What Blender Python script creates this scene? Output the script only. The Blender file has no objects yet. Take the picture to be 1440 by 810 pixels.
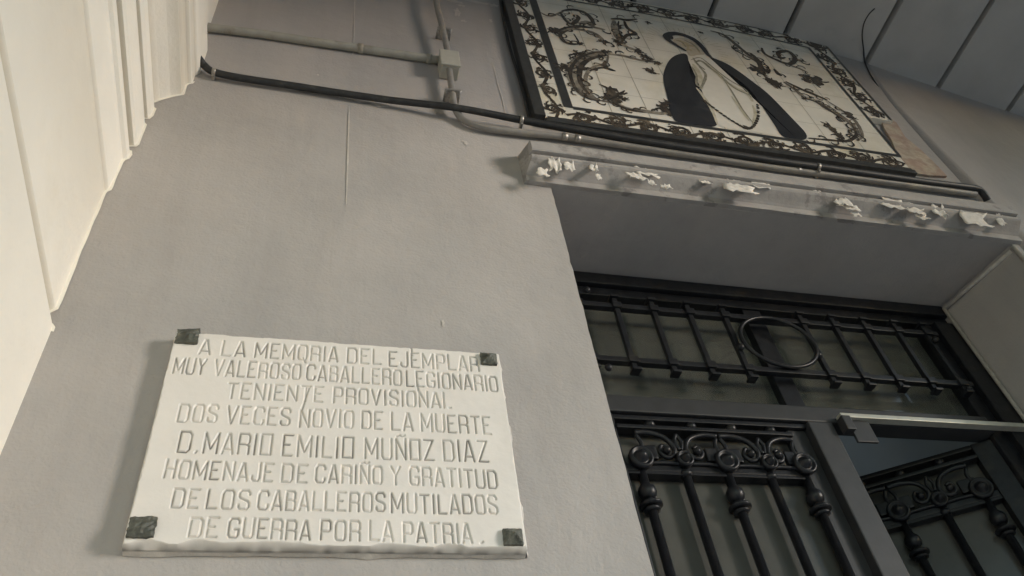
import bpy, bmesh, math, random
import numpy as np
from mathutils import Vector, Matrix, noise

random.seed(7)
PI = math.pi
sc = bpy.context.scene
col = sc.collection

# ------------------------------------------------------------------ camera
F_PX = 1148.2133
ROT = ((0.96702841, -0.11992037, 0.22466677),     # photo axes (right, down, forward)
       (0.08708512, -0.67329793, -0.73422482),    # against wall axes (along, up, out)
       (0.23931618, 0.72958139, -0.64065495))
CAM = Vector((0.0, -1.2, 1.6))
cd = bpy.data.cameras.new('camera')
cam = bpy.data.objects.new('camera', cd)
col.objects.link(cam)
rx = Vector((ROT[0][0], -ROT[0][2], ROT[0][1]))
ry = -Vector((ROT[1][0], -ROT[1][2], ROT[1][1]))
rz = -Vector((ROT[2][0], -ROT[2][2], ROT[2][1]))
M = Matrix((rx, ry, rz)).transposed().to_4x4()
M.translation = CAM
cam.matrix_world = M
cd.sensor_width = 36
cd.lens = F_PX / 1440 * 36
cd.clip_start = 0.02
cd.clip_end = 2000
sc.camera = cam

# ------------------------------------------------------------------ light
SUN_EL = math.radians(6)
SUN_OFF = math.radians(30)                     # angle off the wall plane
to_sun = Vector((math.cos(SUN_EL) * math.cos(SUN_OFF), -math.cos(SUN_EL) * math.sin(SUN_OFF), math.sin(SUN_EL)))
w = bpy.data.worlds.new('World')
sc.world = w
w.use_nodes = True
nt = w.node_tree
bg = nt.nodes['Background']
sky = nt.nodes.new('ShaderNodeTexSky')
sky.sky_type = 'NISHITA'
sky.sun_disc = False
sky.sun_elevation = SUN_EL
sky.sun_rotation = math.atan2(to_sun.x, to_sun.y)
sky.dust_density = 0.3
sky.ozone_density = 1.2
nt.links.new(sky.outputs[0], bg.inputs[0])
bg.inputs[1].default_value = 0.15
sd = bpy.data.lights.new('sun', 'SUN')
sd.energy = 1.4
sd.angle = math.radians(20)
sd.color = (1.0, 0.966, 0.942)
sun = bpy.data.objects.new('sun', sd)
col.objects.link(sun)
sun.rotation_euler = to_sun.to_track_quat('Z', 'Y').to_euler()
sc.view_settings.view_transform = 'Standard'
sc.view_settings.look = 'None'
sc.view_settings.exposure = 1.74
sc.view_settings.gamma = 1
sc.view_settings.use_curve_mapping = False
sc.render.engine = 'CYCLES'
sc.cycles.max_bounces = 10
sc.cycles.diffuse_bounces = 6
sc.cycles.sample_clamp_indirect = 4

# ------------------------------------------------------------------ helpers
def ray(px, py):
    v = ((px - 720) / F_PX, (py - 405) / F_PX, 1.0)
    d = [sum(ROT[i][j] * v[i] for i in range(3)) for j in range(3)]
    return Vector((d[0], -d[2], d[1]))

def at(px, py, Y=0.0):
    """world point on the plane y = Y that the photo shows at (px, py)"""
    d = ray(px, py)
    return CAM + d * ((Y - CAM.y) / d.y)

def mk_mat(name, base, rough=0.6, var=0.0, var_scale=4.0, bump=0.0, bump_scale=200.0, metallic=0.0,
           spec=0.5, base2=None, thr=None, wave=0.0, wave_scale=3.0, mid=0.0, drip=0.0, coat=0.0, attr=None, attr_col=None):
    m = bpy.data.materials.new(name)
    m.use_nodes = True
    n = m.node_tree.nodes
    l = m.node_tree.links
    b = n['Principled BSDF']
    b.inputs['Roughness'].default_value = rough
    b.inputs['Metallic'].default_value = metallic
    b.inputs['Specular IOR Level'].default_value = spec
    b.inputs['Coat Weight'].default_value = coat
    b.inputs['Coat Roughness'].default_value = 0.15
    tc = n.new('ShaderNodeTexCoord')
    cur = None
    rgb = n.new('ShaderNodeRGB')
    rgb.outputs[0].default_value = (*base, 1)
    cur = rgb.outputs[0]
    if base2 is not None:
        nz = n.new('ShaderNodeTexNoise')
        nz.inputs['Scale'].default_value = var_scale
        nz.inputs['Detail'].default_value = 8
        nz.inputs['Roughness'].default_value = 0.65
        l.new(tc.outputs['Object'], nz.inputs['Vector'])
        rp = n.new('ShaderNodeValToRGB')
        a, c = thr or (0.35, 0.65)
        rp.color_ramp.elements[0].position = a
        rp.color_ramp.elements[1].position = c
        rp.color_ramp.elements[0].color = (0, 0, 0, 1)
        rp.color_ramp.elements[1].color = (1, 1, 1, 1)
        l.new(nz.outputs['Fac'], rp.inputs[0])
        mx = n.new('ShaderNodeMix')
        mx.data_type = 'RGBA'
        l.new(rp.outputs[0], mx.inputs[0])
        l.new(cur, mx.inputs[6])
        mx.inputs[7].default_value = (*base2, 1)
        cur = mx.outputs[2]
    if var > 0:
        nz = n.new('ShaderNodeTexNoise')
        nz.inputs['Scale'].default_value = var_scale * 2.7
        nz.inputs['Detail'].default_value = 6
        l.new(tc.outputs['Object'], nz.inputs['Vector'])
        mr = n.new('ShaderNodeMapRange')
        mr.inputs[1].default_value = 0.3
        mr.inputs[2].default_value = 0.7
        mr.inputs[3].default_value = 1 - var
        mr.inputs[4].default_value = 1 + var
        l.new(nz.outputs['Fac'], mr.inputs[0])
        hs = n.new('ShaderNodeHueSaturation')
        l.new(cur, hs.inputs['Color'])
        l.new(mr.outputs[0], hs.inputs['Value'])
        cur = hs.outputs[0]
    if drip > 0:
        mp = n.new('ShaderNodeMapping')
        mp.inputs['Scale'].default_value = (9.0, 9.0, 0.9)
        l.new(tc.outputs['Object'], mp.inputs[0])
        nz = n.new('ShaderNodeTexNoise')
        nz.inputs['Scale'].default_value = 1.6
        nz.inputs['Detail'].default_value = 7
        nz.inputs['Roughness'].default_value = 0.7
        l.new(mp.outputs[0], nz.inputs['Vector'])
        mr = n.new('ShaderNodeMapRange')
        mr.inputs[1].default_value = 0.46
        mr.inputs[2].default_value = 0.72
        mr.inputs[3].default_value = 1.0
        mr.inputs[4].default_value = 1.0 - drip
        l.new(nz.outputs['Fac'], mr.inputs[0])
        hs = n.new('ShaderNodeHueSaturation')
        l.new(cur, hs.inputs['Color'])
        l.new(mr.outputs[0], hs.inputs['Value'])
        cur = hs.outputs[0]
    if attr:
        at_ = n.new('ShaderNodeAttribute')
        at_.attribute_name = attr
        mx = n.new('ShaderNodeMix')
        mx.data_type = 'RGBA'
        l.new(at_.outputs['Fac'], mx.inputs[0])
        l.new(cur, mx.inputs[6])
        mx.inputs[7].default_value = (*attr_col, 1)
        cur = mx.outputs[2]
    l.new(cur, b.inputs['Base Color'])
    nrm = None
    for strength, scale, dist in ((wave, wave_scale, 0.02), (mid, 38.0, 0.004), (bump, bump_scale, 0.002)):
        if strength <= 0:
            continue
        nz = n.new('ShaderNodeTexNoise')
        nz.inputs['Scale'].default_value = scale
        nz.inputs['Detail'].default_value = 3
        l.new(tc.outputs['Object'], nz.inputs['Vector'])
        bp = n.new('ShaderNodeBump')
        bp.inputs['Strength'].default_value = strength
        bp.inputs['Distance'].default_value = dist
        l.new(nz.outputs['Fac'], bp.inputs['Height'])
        if nrm is not None:
            l.new(nrm, bp.inputs['Normal'])
        nrm = bp.outputs[0]
    if nrm is not None:
        l.new(nrm, b.inputs['Normal'])
    return m

MT = {}
MT['wall'] = mk_mat('grey_wall_paint', (0.405, 0.382, 0.362), 0.62, var=0.055, var_scale=1.3, bump=0.55, bump_scale=150, wave=0.6, wave_scale=3.2, mid=0.45, drip=0.07,
                    base2=(0.355, 0.345, 0.335), thr=(0.45, 0.66), spec=0.3)
MT['ceil'] = mk_mat('grey_ceiling_paint', (0.47, 0.465, 0.45), 0.7, var=0.08, var_scale=2.0, bump=0.4, bump_scale=60,
                    base2=(0.30, 0.29, 0.27), thr=(0.60, 0.76), spec=0.2)
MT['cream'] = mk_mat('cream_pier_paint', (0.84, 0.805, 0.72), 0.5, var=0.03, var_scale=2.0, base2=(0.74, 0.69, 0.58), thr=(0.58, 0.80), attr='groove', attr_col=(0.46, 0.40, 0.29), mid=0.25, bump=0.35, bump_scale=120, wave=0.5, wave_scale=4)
MT['ledge'] = mk_mat('grey_moulding_paint', (0.37, 0.35, 0.33), 0.6, var=0.10, var_scale=9, base2=(0.26, 0.245, 0.23), thr=(0.55, 0.59), bump=0.6, bump_scale=90)
MT['flake'] = mk_mat('peeled_paint', (0.73, 0.69, 0.63), 0.7, var=0.12, var_scale=25, bump=0.5, bump_scale=150)
MT['marble'] = mk_mat('white_marble', (0.75, 0.715, 0.665), 0.42, var=0.035, var_scale=4.5, base2=(0.65, 0.615, 0.565), thr=(0.52, 0.78), bump=0.12, bump_scale=180,
                      attr='groove', attr_col=(0.15, 0.142, 0.125))
MT['mortar'] = mk_mat('pale_mortar', (0.52, 0.49, 0.45), 0.85, var=0.12, var_scale=18, bump=0.8, bump_scale=110)
MT['bronze'] = mk_mat('dark_bronze', (0.085, 0.088, 0.072), 0.55, var=0.4, var_scale=30, metallic=0.2, bump=0.6, bump_scale=90, base2=(0.20, 0.205, 0.17), thr=(0.5, 0.7))
MT['tile'] = mk_mat('glazed_tile', (0.80, 0.76, 0.655), 0.2, var=0.05, var_scale=4, base2=(0.68, 0.62, 0.46), thr=(0.52, 0.72), wave=0.25, wave_scale=7)
MT['grout'] = mk_mat('grout', (0.30, 0.27, 0.20), 0.8)
MT['paint_dark'] = mk_mat('dark_brown_glaze', (0.050, 0.040, 0.030), 0.25, var=0.5, var_scale=16, base2=(0.13, 0.105, 0.075), thr=(0.5, 0.7))
MT['paint_mid'] = mk_mat('brown_glaze', (0.165, 0.143, 0.115), 0.25, var=0.35, var_scale=14, base2=(0.34, 0.305, 0.235), thr=(0.45, 0.65))
MT['paint_olive'] = mk_mat('olive_glaze', (0.40, 0.36, 0.20), 0.25, var=0.2, var_scale=14)
MT['mantle'] = mk_mat('navy_black_glaze', (0.018, 0.019, 0.023), 0.25, var=0.3, var_scale=8, base2=(0.035, 0.035, 0.036), thr=(0.5, 0.7))
MT['robe'] = mk_mat('white_glaze', (0.77, 0.73, 0.63), 0.2, var=0.04, var_scale=10)
MT['skin'] = mk_mat('pale_face_glaze', (0.55, 0.49, 0.38), 0.24, var=0.10, var_scale=25)
MT['fold'] = mk_mat('grey_fold_glaze', (0.30, 0.28, 0.21), 0.25, var=0.3, var_scale=30)
MT['band'] = mk_mat('charcoal_tile_band', (0.040, 0.041, 0.040), 0.3, var=0.3, var_scale=20)
MT['salmon'] = mk_mat('bare_brick_mortar', (0.37, 0.275, 0.215), 0.85, var=0.15, var_scale=14, base2=(0.46, 0.40, 0.31), thr=(0.42, 0.58), bump=0.7, bump_scale=60)
MT['pipe'] = mk_mat('painted_conduit', (0.33, 0.32, 0.275), 0.5, var=0.12, var_scale=10, base2=(0.24, 0.215, 0.17), thr=(0.55, 0.68))
MT['pipe_grey'] = mk_mat('grey_conduit', (0.26, 0.245, 0.225), 0.45, var=0.12, var_scale=10, base2=(0.36, 0.33, 0.27), thr=(0.5, 0.7))
MT['box'] = mk_mat('plastic_box', (0.44, 0.425, 0.36), 0.45, var=0.05, var_scale=20)
MT['cable'] = mk_mat('black_cable', (0.022, 0.023, 0.024), 0.5, var=0.3, var_scale=20, base2=(0.05, 0.05, 0.047), thr=(0.55, 0.7))
MT['clip'] = mk_mat('metal_clip', (0.36, 0.34, 0.31), 0.4, metallic=0.6, var=0.2, var_scale=60)
MT['iron'] = mk_mat('black_iron_paint', (0.013, 0.014, 0.017), 0.37, var=0.35, var_scale=15, bump=0.3, bump_scale=120, base2=(0.028, 0.026, 0.024), thr=(0.55, 0.7), spec=0.4)
MT['iron_grey'] = mk_mat('grey_iron_paint', (0.038, 0.039, 0.041), 0.45, var=0.15, var_scale=9, bump=0.1, bump_scale=100)
MT['track'] = mk_mat('aluminium_track', (0.56, 0.55, 0.48), 0.4, metallic=0.3, var=0.1, var_scale=12)
MT['sheet'] = mk_mat('frosted_pane', (0.105, 0.105, 0.095), 0.2, var=0.15, var_scale=3, spec=0.5)
MT['hall'] = mk_mat('hall_plaster', (0.50, 0.49, 0.46), 0.8, var=0.05, var_scale=1.5)
MT['hall_blue'] = mk_mat('hall_blue_plaster', (0.42, 0.435, 0.43), 0.8, var=0.05, var_scale=1.5)
MT['wood'] = mk_mat('dark_beam_wood', (0.07, 0.06, 0.05), 0.6, var=0.2, var_scale=5)
MT['floor'] = mk_mat('stone_paving', (0.72, 0.68, 0.655), 0.7, var=0.12, var_scale=1.2, bump=0.3, bump_scale=40)
MT['street'] = mk_mat('street_stone', (0.34, 0.335, 0.325), 0.85, var=0.12, var_scale=0.8)
MT['gap'] = mk_mat('dark_joint', (0.05, 0.05, 0.05), 0.9)

def glass_mat():
    m = bpy.data.materials.new('window_glass')
    m.use_nodes = True
    n = m.node_tree.nodes
    l = m.node_tree.links
    n.remove(n['Principled BSDF'])
    tr = n.new('ShaderNodeBsdfTransparent')
    tr.inputs[0].default_value = (0.72, 0.75, 0.74, 1)
    gl = n.new('ShaderNodeBsdfGlossy')
    gl.inputs['Roughness'].default_value = 0.06
    fr = n.new('ShaderNodeFresnel')
    fr.inputs[0].default_value = 1.5
    mx = n.new('ShaderNodeMixShader')
    l.new(fr.outputs[0], mx.inputs[0])
    l.new(tr.outputs[0], mx.inputs[1])
    l.new(gl.outputs[0], mx.inputs[2])
    df = n.new('ShaderNodeBsdfDiffuse')
    df.inputs[0].default_value = (0.34, 0.34, 0.30, 1)
    tc = n.new('ShaderNodeTexCoord')
    nz = n.new('ShaderNodeTexNoise')
    nz.inputs['Scale'].default_value = 3.5
    nz.inputs['Detail'].default_value = 6
    l.new(tc.outputs['Object'], nz.inputs['Vector'])
    mr = n.new('ShaderNodeMapRange')
    mr.inputs[1].default_value = 0.3
    mr.inputs[2].default_value = 0.7
    mr.inputs[3].default_value = 0.14
    mr.inputs[4].default_value = 0.28
    l.new(nz.outputs['Fac'], mr.inputs[0])
    m2 = n.new('ShaderNodeMixShader')
    l.new(mr.outputs[0], m2.inputs[0])
    l.new(mx.outputs[0], m2.inputs[1])
    l.new(df.outputs[0], m2.inputs[2])
    l.new(m2.outputs[0], n['Material Output'].inputs[0])
    return m
MT['glass'] = glass_mat()

# --- mesh pieces, all added to a bmesh in world (or leaf-local) coordinates
def box(bm, a, b, bev=0.0):
    t = bmesh.new()
    bmesh.ops.create_cube(t, size=1)
    for v in t.verts:
        v.co = Vector(((a[i] + b[i]) / 2 + v.co[i] * (b[i] - a[i]) for i in range(3)))
    if bev > 0:
        bmesh.ops.bevel(t, geom=t.edges[:], offset=bev, segments=2, affect='EDGES', profile=0.6)
    merge(bm, t)

def merge(bm, t):
    mp = {}
    for v in t.verts:
        mp[v] = bm.verts.new(v.co)
    for f in t.faces:
        try:
            nf = bm.faces.new([mp[v] for v in f.verts])
            nf.smooth = f.smooth
        except ValueError:
            pass
    t.free()

def tube(bm, pts, r, seg=10, caps=True, flat=1.0):
    """round bar along pts; r is a number or one per point; flat squeezes it along y"""
    pts = [Vector(p) for p in pts]
    rs = r if isinstance(r, (list, tuple)) else [r] * len(pts)
    rings = []
    up = None
    for i, p in enumerate(pts):
        t = (pts[min(i + 1, len(pts) - 1)] - pts[max(i - 1, 0)]).normalized()
        if up is None:
            up = Vector((0, -1, 0)) if abs(t.y) < 0.9 else Vector((0, 0, 1))
        sx = t.cross(up).normalized()
        up = sx.cross(t).normalized()
        ring = []
        for k in range(seg):
            a = 2 * PI * k / seg
            o = (sx * math.cos(a) + up * math.sin(a)) * rs[i]
            o.y *= flat
            ring.append(bm.verts.new(p + o))
        rings.append(ring)
    for a, b in zip(rings, rings[1:]):
        for k in range(seg):
            f = bm.faces.new((a[k], a[(k + 1) % seg], b[(k + 1) % seg], b[k]))
            f.smooth = True
    if caps:
        bm.faces.new(rings[0][::-1])
        bm.faces.new(rings[-1])

def lathe(bm, prof, c, axis='y', seg=20):
    """prof: (radius, height) pairs turned round the axis through c; height runs toward -y or +z"""
    c = Vector(c)
    rings = []
    for r, h in prof:
        ring = []
        for k in range(seg):
            a = 2 * PI * k / seg
            if axis == 'y':
                p = c + Vector((r * math.cos(a), -h, r * math.sin(a)))
            else:
                p = c + Vector((r * math.cos(a), r * math.sin(a), h))
            ring.append(bm.verts.new(p))
        rings.append(ring)
    for a, b in zip(rings, rings[1:]):
        for k in range(seg):
            f = bm.faces.new((a[k], a[(k + 1) % seg], b[(k + 1) % seg], b[k]))
            f.smooth = True
    bm.faces.new(rings[0][::-1])
    bm.faces.new(rings[-1])

def smooth_path(P, n=6):
    P = [Vector(p) for p in P]
    out = []
    for i in range(len(P) - 1):
        p0, p1, p2, p3 = P[max(i - 1, 0)], P[i], P[i + 1], P[min(i + 2, len(P) - 1)]
        for k in range(n):
            t = k / n
            out.append(0.5 * ((2 * p1) + (p2 - p0) * t + (2 * p0 - 5 * p1 + 4 * p2 - p3) * t * t + (3 * p1 - p0 - 3 * p2 + p3) * t ** 3))
    out.append(P[-1])
    return out

LAYER = [0]
def ribbon(bm, P, wd, th=0.0006, taper=True, n=6, rough=0.0):
    """flat painted stroke in the plane y = const, raised th toward the viewer"""
    S = smooth_path(P, n) if n > 1 else [Vector(p) for p in P]
    N = len(S) - 1
    L = []
    LAYER[0] = (LAYER[0] + 1) % 40
    th = th + LAYER[0] * 8e-6
    for i, p in enumerate(S):
        t = (S[min(i + 1, N)] - S[max(i - 1, 0)])
        t.y = 0
        if t.length < 1e-9:
            t = Vector((1, 0, 0))
        t.normalize()
        nn = Vector((-t.z, 0, t.x))
        u = i / N
        ww = wd / 2 * ((0.25 + 0.75 * math.sin(PI * min(max(u, 0.02), 0.98)) ** 0.6) if taper else 1.0)
        ww *= 1 + rough * random.uniform(-1, 1)
        th_ = th + 1.5e-6 * i
        L.append((bm.verts.new(p + nn * ww + Vector((0, -th_, 0))), bm.verts.new(p - nn * ww + Vector((0, -th_, 0)))))
    for a, b in zip(L, L[1:]):
        bm.faces.new((a[0], a[1], b[1], b[0]))

def blob(bm, c, r, th=0.0006, n=14, jag=0.35, sx=1.0, sz=1.0):
    LAYER[0] = (LAYER[0] + 1) % 40
    c = Vector(c) + Vector((0, -th - LAYER[0] * 8e-6, 0))
    ph = random.random() * 6
    vs = []
    for k in range(n):
        a = 2 * PI * k / n
        rr = r * (1 + jag * math.sin(5 * a + ph) * 0.6 + jag * random.uniform(-0.5, 0.5))
        vs.append(bm.verts.new(c + Vector((rr * sx * math.cos(a), 0, rr * sz * math.sin(a)))))
    bm.faces.new(vs)

def poly(bm, P, th=0.0006, n=1):
    S = [Vector(p) for p in P]
    for _ in range(2 if n > 1 else 0):
        S = [q for a, b in zip(S, S[1:] + S[:1]) for q in (a * .75 + b * .25, a * .25 + b * .75)]
    vs = [bm.verts.new(p + Vector((0, -th, 0))) for p in S]
    f = bm.faces.new(vs)
    bmesh.ops.triangulate(bm, faces=[f], ngon_method='EAR_CLIP')

def prism(bm, P, d):
    """outline P (world points on a y plane) thickened by d toward the viewer"""
    a = [bm.verts.new(Vector(p)) for p in P]
    b = [bm.verts.new(Vector(p) + Vector((0, -d, 0))) for p in P]
    n = len(P)
    bm.faces.new(a)
    bm.faces.new(b[::-1])
    for i in range(n):
        bm.faces.new((a[i], b[i], b[(i + 1) % n], a[(i + 1) % n]))

def sweep(bm, prof, offs, caps=True, smooth=False):
    """profile points swept by the list of offset vectors"""
    rings = [[bm.verts.new(Vector(p) + Vector(o)) for p in prof] for o in offs]
    for a, b in zip(rings, rings[1:]):
        for k in range(len(prof) - 1):
            f = bm.faces.new((a[k], a[k + 1], b[k + 1], b[k]))
            f.smooth = smooth
    return rings

def link(name, bm, mat, parent=None, loc=None, label=None):
    bmesh.ops.recalc_face_normals(bm, faces=bm.faces[:])
    base = Vector((0, 0, 0))
    p = parent
    while p is not None:
        base = base + p.location
        p = p.parent
    if loc is not None:
        base = base + Vector(loc)
    me = bpy.data.meshes.new(name)
    for v in bm.verts:
        v.co -= base
    bm.to_mesh(me)
    bm.free()
    me.materials.append(mat)
    o = bpy.data.objects.new(name, me)
    if loc is not None:
        o.location = loc
    o.parent = parent
    col.objects.link(o)
    if label:
        o['label'] = label
    return o

def tag(o, label, cat, group=None):
    o['label'] = label
    o['category'] = cat
    if group:
        o['group'] = group
    return o

def thing(name, label, cat, loc, group=None):
    o = bpy.data.objects.new(name, None)
    o.location = loc
    o.empty_display_size = 0.1
    col.objects.link(o)
    return tag(o, label, cat, group)

def struct(name, bm, mat):
    o = link(name, bm, mat)
    o['kind'] = 'structure'
    return o

def copy_tree(o, parent=None):
    c = o.copy()
    col.objects.link(c)
    c.parent = parent
    for ch in list(o.children):
        copy_tree(ch, c)
    return c

NB = bmesh.new
H = 1.6                                              # eye height
HC = 3.86                                           # hall ceiling height

# ================================================================== SETTING
JL, JR0, JR1 = 0.611, 2.140, 2.063                   # door opening: left jamb, right jamb front / back
HEAD = H + 1.794                                     # soffit height
DY = 0.282                                           # door plane
CX, CXR = 2.205, 3.6                                 # corner of the wall, far right end
CEIL = [(-7.0, 3.16), (-0.5, 3.19), (0.5, 3.205), (1.1, 3.205), (1.38, 3.195), (1.6, 3.172), (1.845, 3.135), (2.04, 3.088), (2.23, 3.035), (2.7, 3.00), (3.6, 2.95)]
def ceil_z(x):
    for (a, za), (b, zb) in zip(CEIL, CEIL[1:]):
        if a <= x <= b:
            return H + za + (zb - za) * (x - a) / (b - a)
    return H + CEIL[-1][1]

bm = NB()
s = [bm.verts.new(p) for p in ((-300, -600, -0.02), (300, -600, -0.02), (300, 200, -0.02), (-300, 200, -0.02))]
bm.faces.new(s)
struct('street_ground', bm, MT['street'])
bm = NB()
box(bm, (-7.2, -3.3, -0.016), (12.2, 0.0, 0.0))
struct('porch_floor', bm, MT['floor'])
bm = NB()
box(bm, (-1.0, 0.005, -0.016), (2.6, 4.2, -0.002))
struct('hall_floor', bm, MT['floor'])

# porch ceiling: boards with open dark joints running out from the wall
bm = NB()
joints = [1.529 - 0.34 * k for k in range(30)][::-1] + [1.868, 2.232] + [2.61 + 0.39 * k for k in range(3)]
joints = [j for j in joints if -6.9 < j < 3.55]
edges = [-7.2] + joints + [3.6]
GW = 0.013
for a, b in zip(edges, edges[1:]):
    a2, b2 = a + GW, b - GW
    n = 4
    xs = [a2 + (b2 - a2) * i / n for i in range(n + 1)]
    for ya, yb in ((0.25, -3.35),):
        low0 = [bm.verts.new((x, ya, ceil_z(x))) for x in xs]
        low1 = [bm.verts.new((x, yb, ceil_z(x))) for x in xs]
        for i in range(n):
            bm.faces.new((low0[i], low0[i + 1], low1[i + 1], low1[i]))
        for e0, e1, x in ((low0[0], low1[0], xs[0]), (low0[-1], low1[-1], xs[-1])):
            u0 = bm.verts.new((x, ya, ceil_z(x) + 0.05))
            u1 = bm.verts.new((x, yb, ceil_z(x) + 0.05))
            bm.faces.new((e0, e1, u1, u0))
c_ob = struct('porch_ceiling', bm, MT['ceil'])
bm = NB()
for a, b in zip(CEIL, CEIL[1:]):
    vs = [bm.verts.new(p) for p in ((a[0] - .01, 0.26, H + a[1] + 0.045), (b[0], 0.26, H + b[1] + 0.045), (b[0], -3.35, H + b[1] + 0.045), (a[0] - .01, -3.35, H + a[1] + 0.045))]
    bm.faces.new(vs)
struct('ceiling_void', bm, MT['gap'])

# the painted wall round the doorway
def wall_top(x):
    return ceil_z(x) + 0.03
bm = NB()
def quad(*P):
    bm.faces.new([bm.verts.new(p) for p in P])
def rough_edge(z0, z1, x, n, amp):
    out = []
    for i in range(n + 1):
        z = z0 + (z1 - z0) * i / n
        out.append((x + amp * (noise.noise(Vector((z * 9, 3.1, 0))) + 0.6 * noise.noise(Vector((z * 31, 7.1, 0)))), z))
    return out
edge = rough_edge(0.0, HEAD, JL, 130, 0.0035)
ev0 = [bm.verts.new((x, 0, z)) for x, z in edge]
ev1 = [bm.verts.new((x, DY + 0.1, z)) for x, z in edge]
lv = [bm.verts.new((-7.2, 0, z)) for x, z in edge]
for i in range(len(edge) - 1):
    bm.faces.new((lv[i], ev0[i], ev0[i + 1], lv[i + 1]))
    bm.faces.new((ev0[i], ev1[i], ev1[i + 1], ev0[i + 1]))
xs = [-7.2, -0.5, JL, 1.1, 1.38, 1.6, 1.845, 2.04, JR0]
for a, b in zip(xs, xs[1:]):
    quad((a, 0, HEAD), (b, 0, HEAD), (b, 0, wall_top(b)), (a, 0, wall_top(a)))
quad((JL, 0, HEAD), (JR0, 0, HEAD), (JR1, DY + 0.1, HEAD), (JL, DY + 0.1, HEAD))
quad((JR0, 0, 0), (JR0, 0, HEAD), (JR1 - 0.02, DY + 0.1, HEAD), (JR1 - 0.02, DY + 0.1, 0))
# sunken crease, then the stretch beyond it that falls back a little
def crease_x(z):
    K_ = [(0, 2.165), (H + 1.9, 2.165), (H + 2.35, 2.158), (H + 2.68, 2.166), (H + 2.82, 2.186), (H + 3.04, 2.230), (9, 2.24)]
    for (za, xa), (zb, xb) in zip(K_, K_[1:]):
        if za <= z <= zb:
            return xa + (xb - xa) * (z - za) / (zb - za)
zs = [0, 1.5, 3.0, HEAD, H + 1.9] + [H + 1.9 + 1.24 * i / 14 for i in range(1, 15)]
rows = []
for z in zs:
    c_ = crease_x(z)
    wd = 0.055 if z < H + 2.2 else max(0.016, 0.055 - (z - H - 2.2) * 0.055)
    row = [(JR0, 0), (c_, 0), (c_ + wd * .12, wd * .40), (c_ + wd * .35, wd * .62), (c_ + wd * .7, wd * .40), (c_ + wd * 1.0, wd * .12), (c_ + wd * 1.35, 0.002)]
    for x in (2.45, 2.7, 3.0, 3.6):
        row.append((x, 0.002 + (x - 2.25) * 0.11))
    row.append((12.2, 0.15))
    rows.append([bm.verts.new((x, y, z)) for x, y in row])
for i, (a, b) in enumerate(zip(rows, rows[1:])):
    for k in range(len(a) - 1):
        f = bm.faces.new((a[k], a[k + 1], b[k + 1], b[k]))
        f.smooth = 1 <= k <= 5
bmesh.ops.remove_doubles(bm, verts=bm.verts[:], dist=0.0005)
wall = tag(link('porch_wall', bm, MT['wall']), 'grey painted plaster wall with the doorway, carrying the marble plaque and tile picture', 'wall')

# hairline crack, chips and scraped plaster on the wall
bm = NB()
seam = [at(500, -30), at(499, 0), at(497.5, 60), at(496, 78)]
ribbon(bm, [p for p in seam], 0.0035, 0.0018, taper=False, n=4, rough=0.3)
seam = [at(491, 150), at(490, 190), at(488.5, 240), at(487, 288)]
ribbon(bm, seam, 0.0040, 0.0018, taper=True, n=8, rough=0.3)
seam = [at(694, 92), at(700, 118), at(706, 138), at(711, 160)]
ribbon(bm, seam, 0.003, 0.0018, taper=True, n=5, rough=0.4)
link('plaster_crack', bm, MT['mortar'], wall, label='pale hairline cracks in the grey paint')
bm = NB()
for (px, py, r, sx, sz) in ((643, 18, .016, .7, 2.0), (648, 8, .012, 1.4, .8), (640, 3, .02, 1.5, .6), (672, 4, .02, 2.2, .5), (695, 8, .016, 1.2, .8), (652, 30, .010, 1, 1),
                            (655, 202, .007, .8, 1.3), (651, 199, .004, 1, 1), (623, 455, .006, .5, 1.6), (690, 30, .008, .7, 1.8), (447, 106, .004, 1, 1)):
    blob(bm, at(px, py), r, 0.0016, n=18, jag=0.45, sx=sx, sz=sz)
ribbon(bm, [at(415, 127), at(470, 135), at(520, 144), at(545, 149)], 0.010, 0.0016, rough=0.5)
for px, py, r in ((505, 143, .010), (535, 148, .014), (541, 147, .009), (480, 137, .007)):
    blob(bm, at(px, py), r, 0.0022, jag=0.5, sx=1.4)
link('plaster_chip', bm, MT['mortar'], wall, label='pale scraped patches where the grey paint has come off')
bm = NB()
strip = [at(1236, 116), at(1244, 128), at(1256, 140), at(1270, 154), at(1266, 150), at(1250, 141), at(1240, 130)]
ribbon(bm, [at(1236, 116, .02), at(1247, 131, .02), at(1260, 144, .02), at(1271, 155, .02)], 0.022, 0.012, rough=0.5)
link('plaster_chip', bm, MT['mortar'], wall, label='long pale chip along the corner beside the tile picture')

# pale bead along the arris of the right jamb and soffit
bm = NB()
tube(bm, [(JR0 + 0.001, 0.004, z) for z in (0.0, 1.0, 2.0, HEAD - .01)], 0.008, 8)
tube(bm, [(JR0 - 0.004, 0.015, HEAD - 0.02), (JR1 - 0.004, DY - 0.005, HEAD - 0.02)], 0.007, 8)
tube(bm, [(JR1 - 0.006, DY - 0.006, z) for z in (0.0, 1.0, 2.0, HEAD - .02)], 0.006, 8)
link('jamb_bead', bm, MT['mortar'], wall, label='pale plaster bead along the right jamb')

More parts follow.
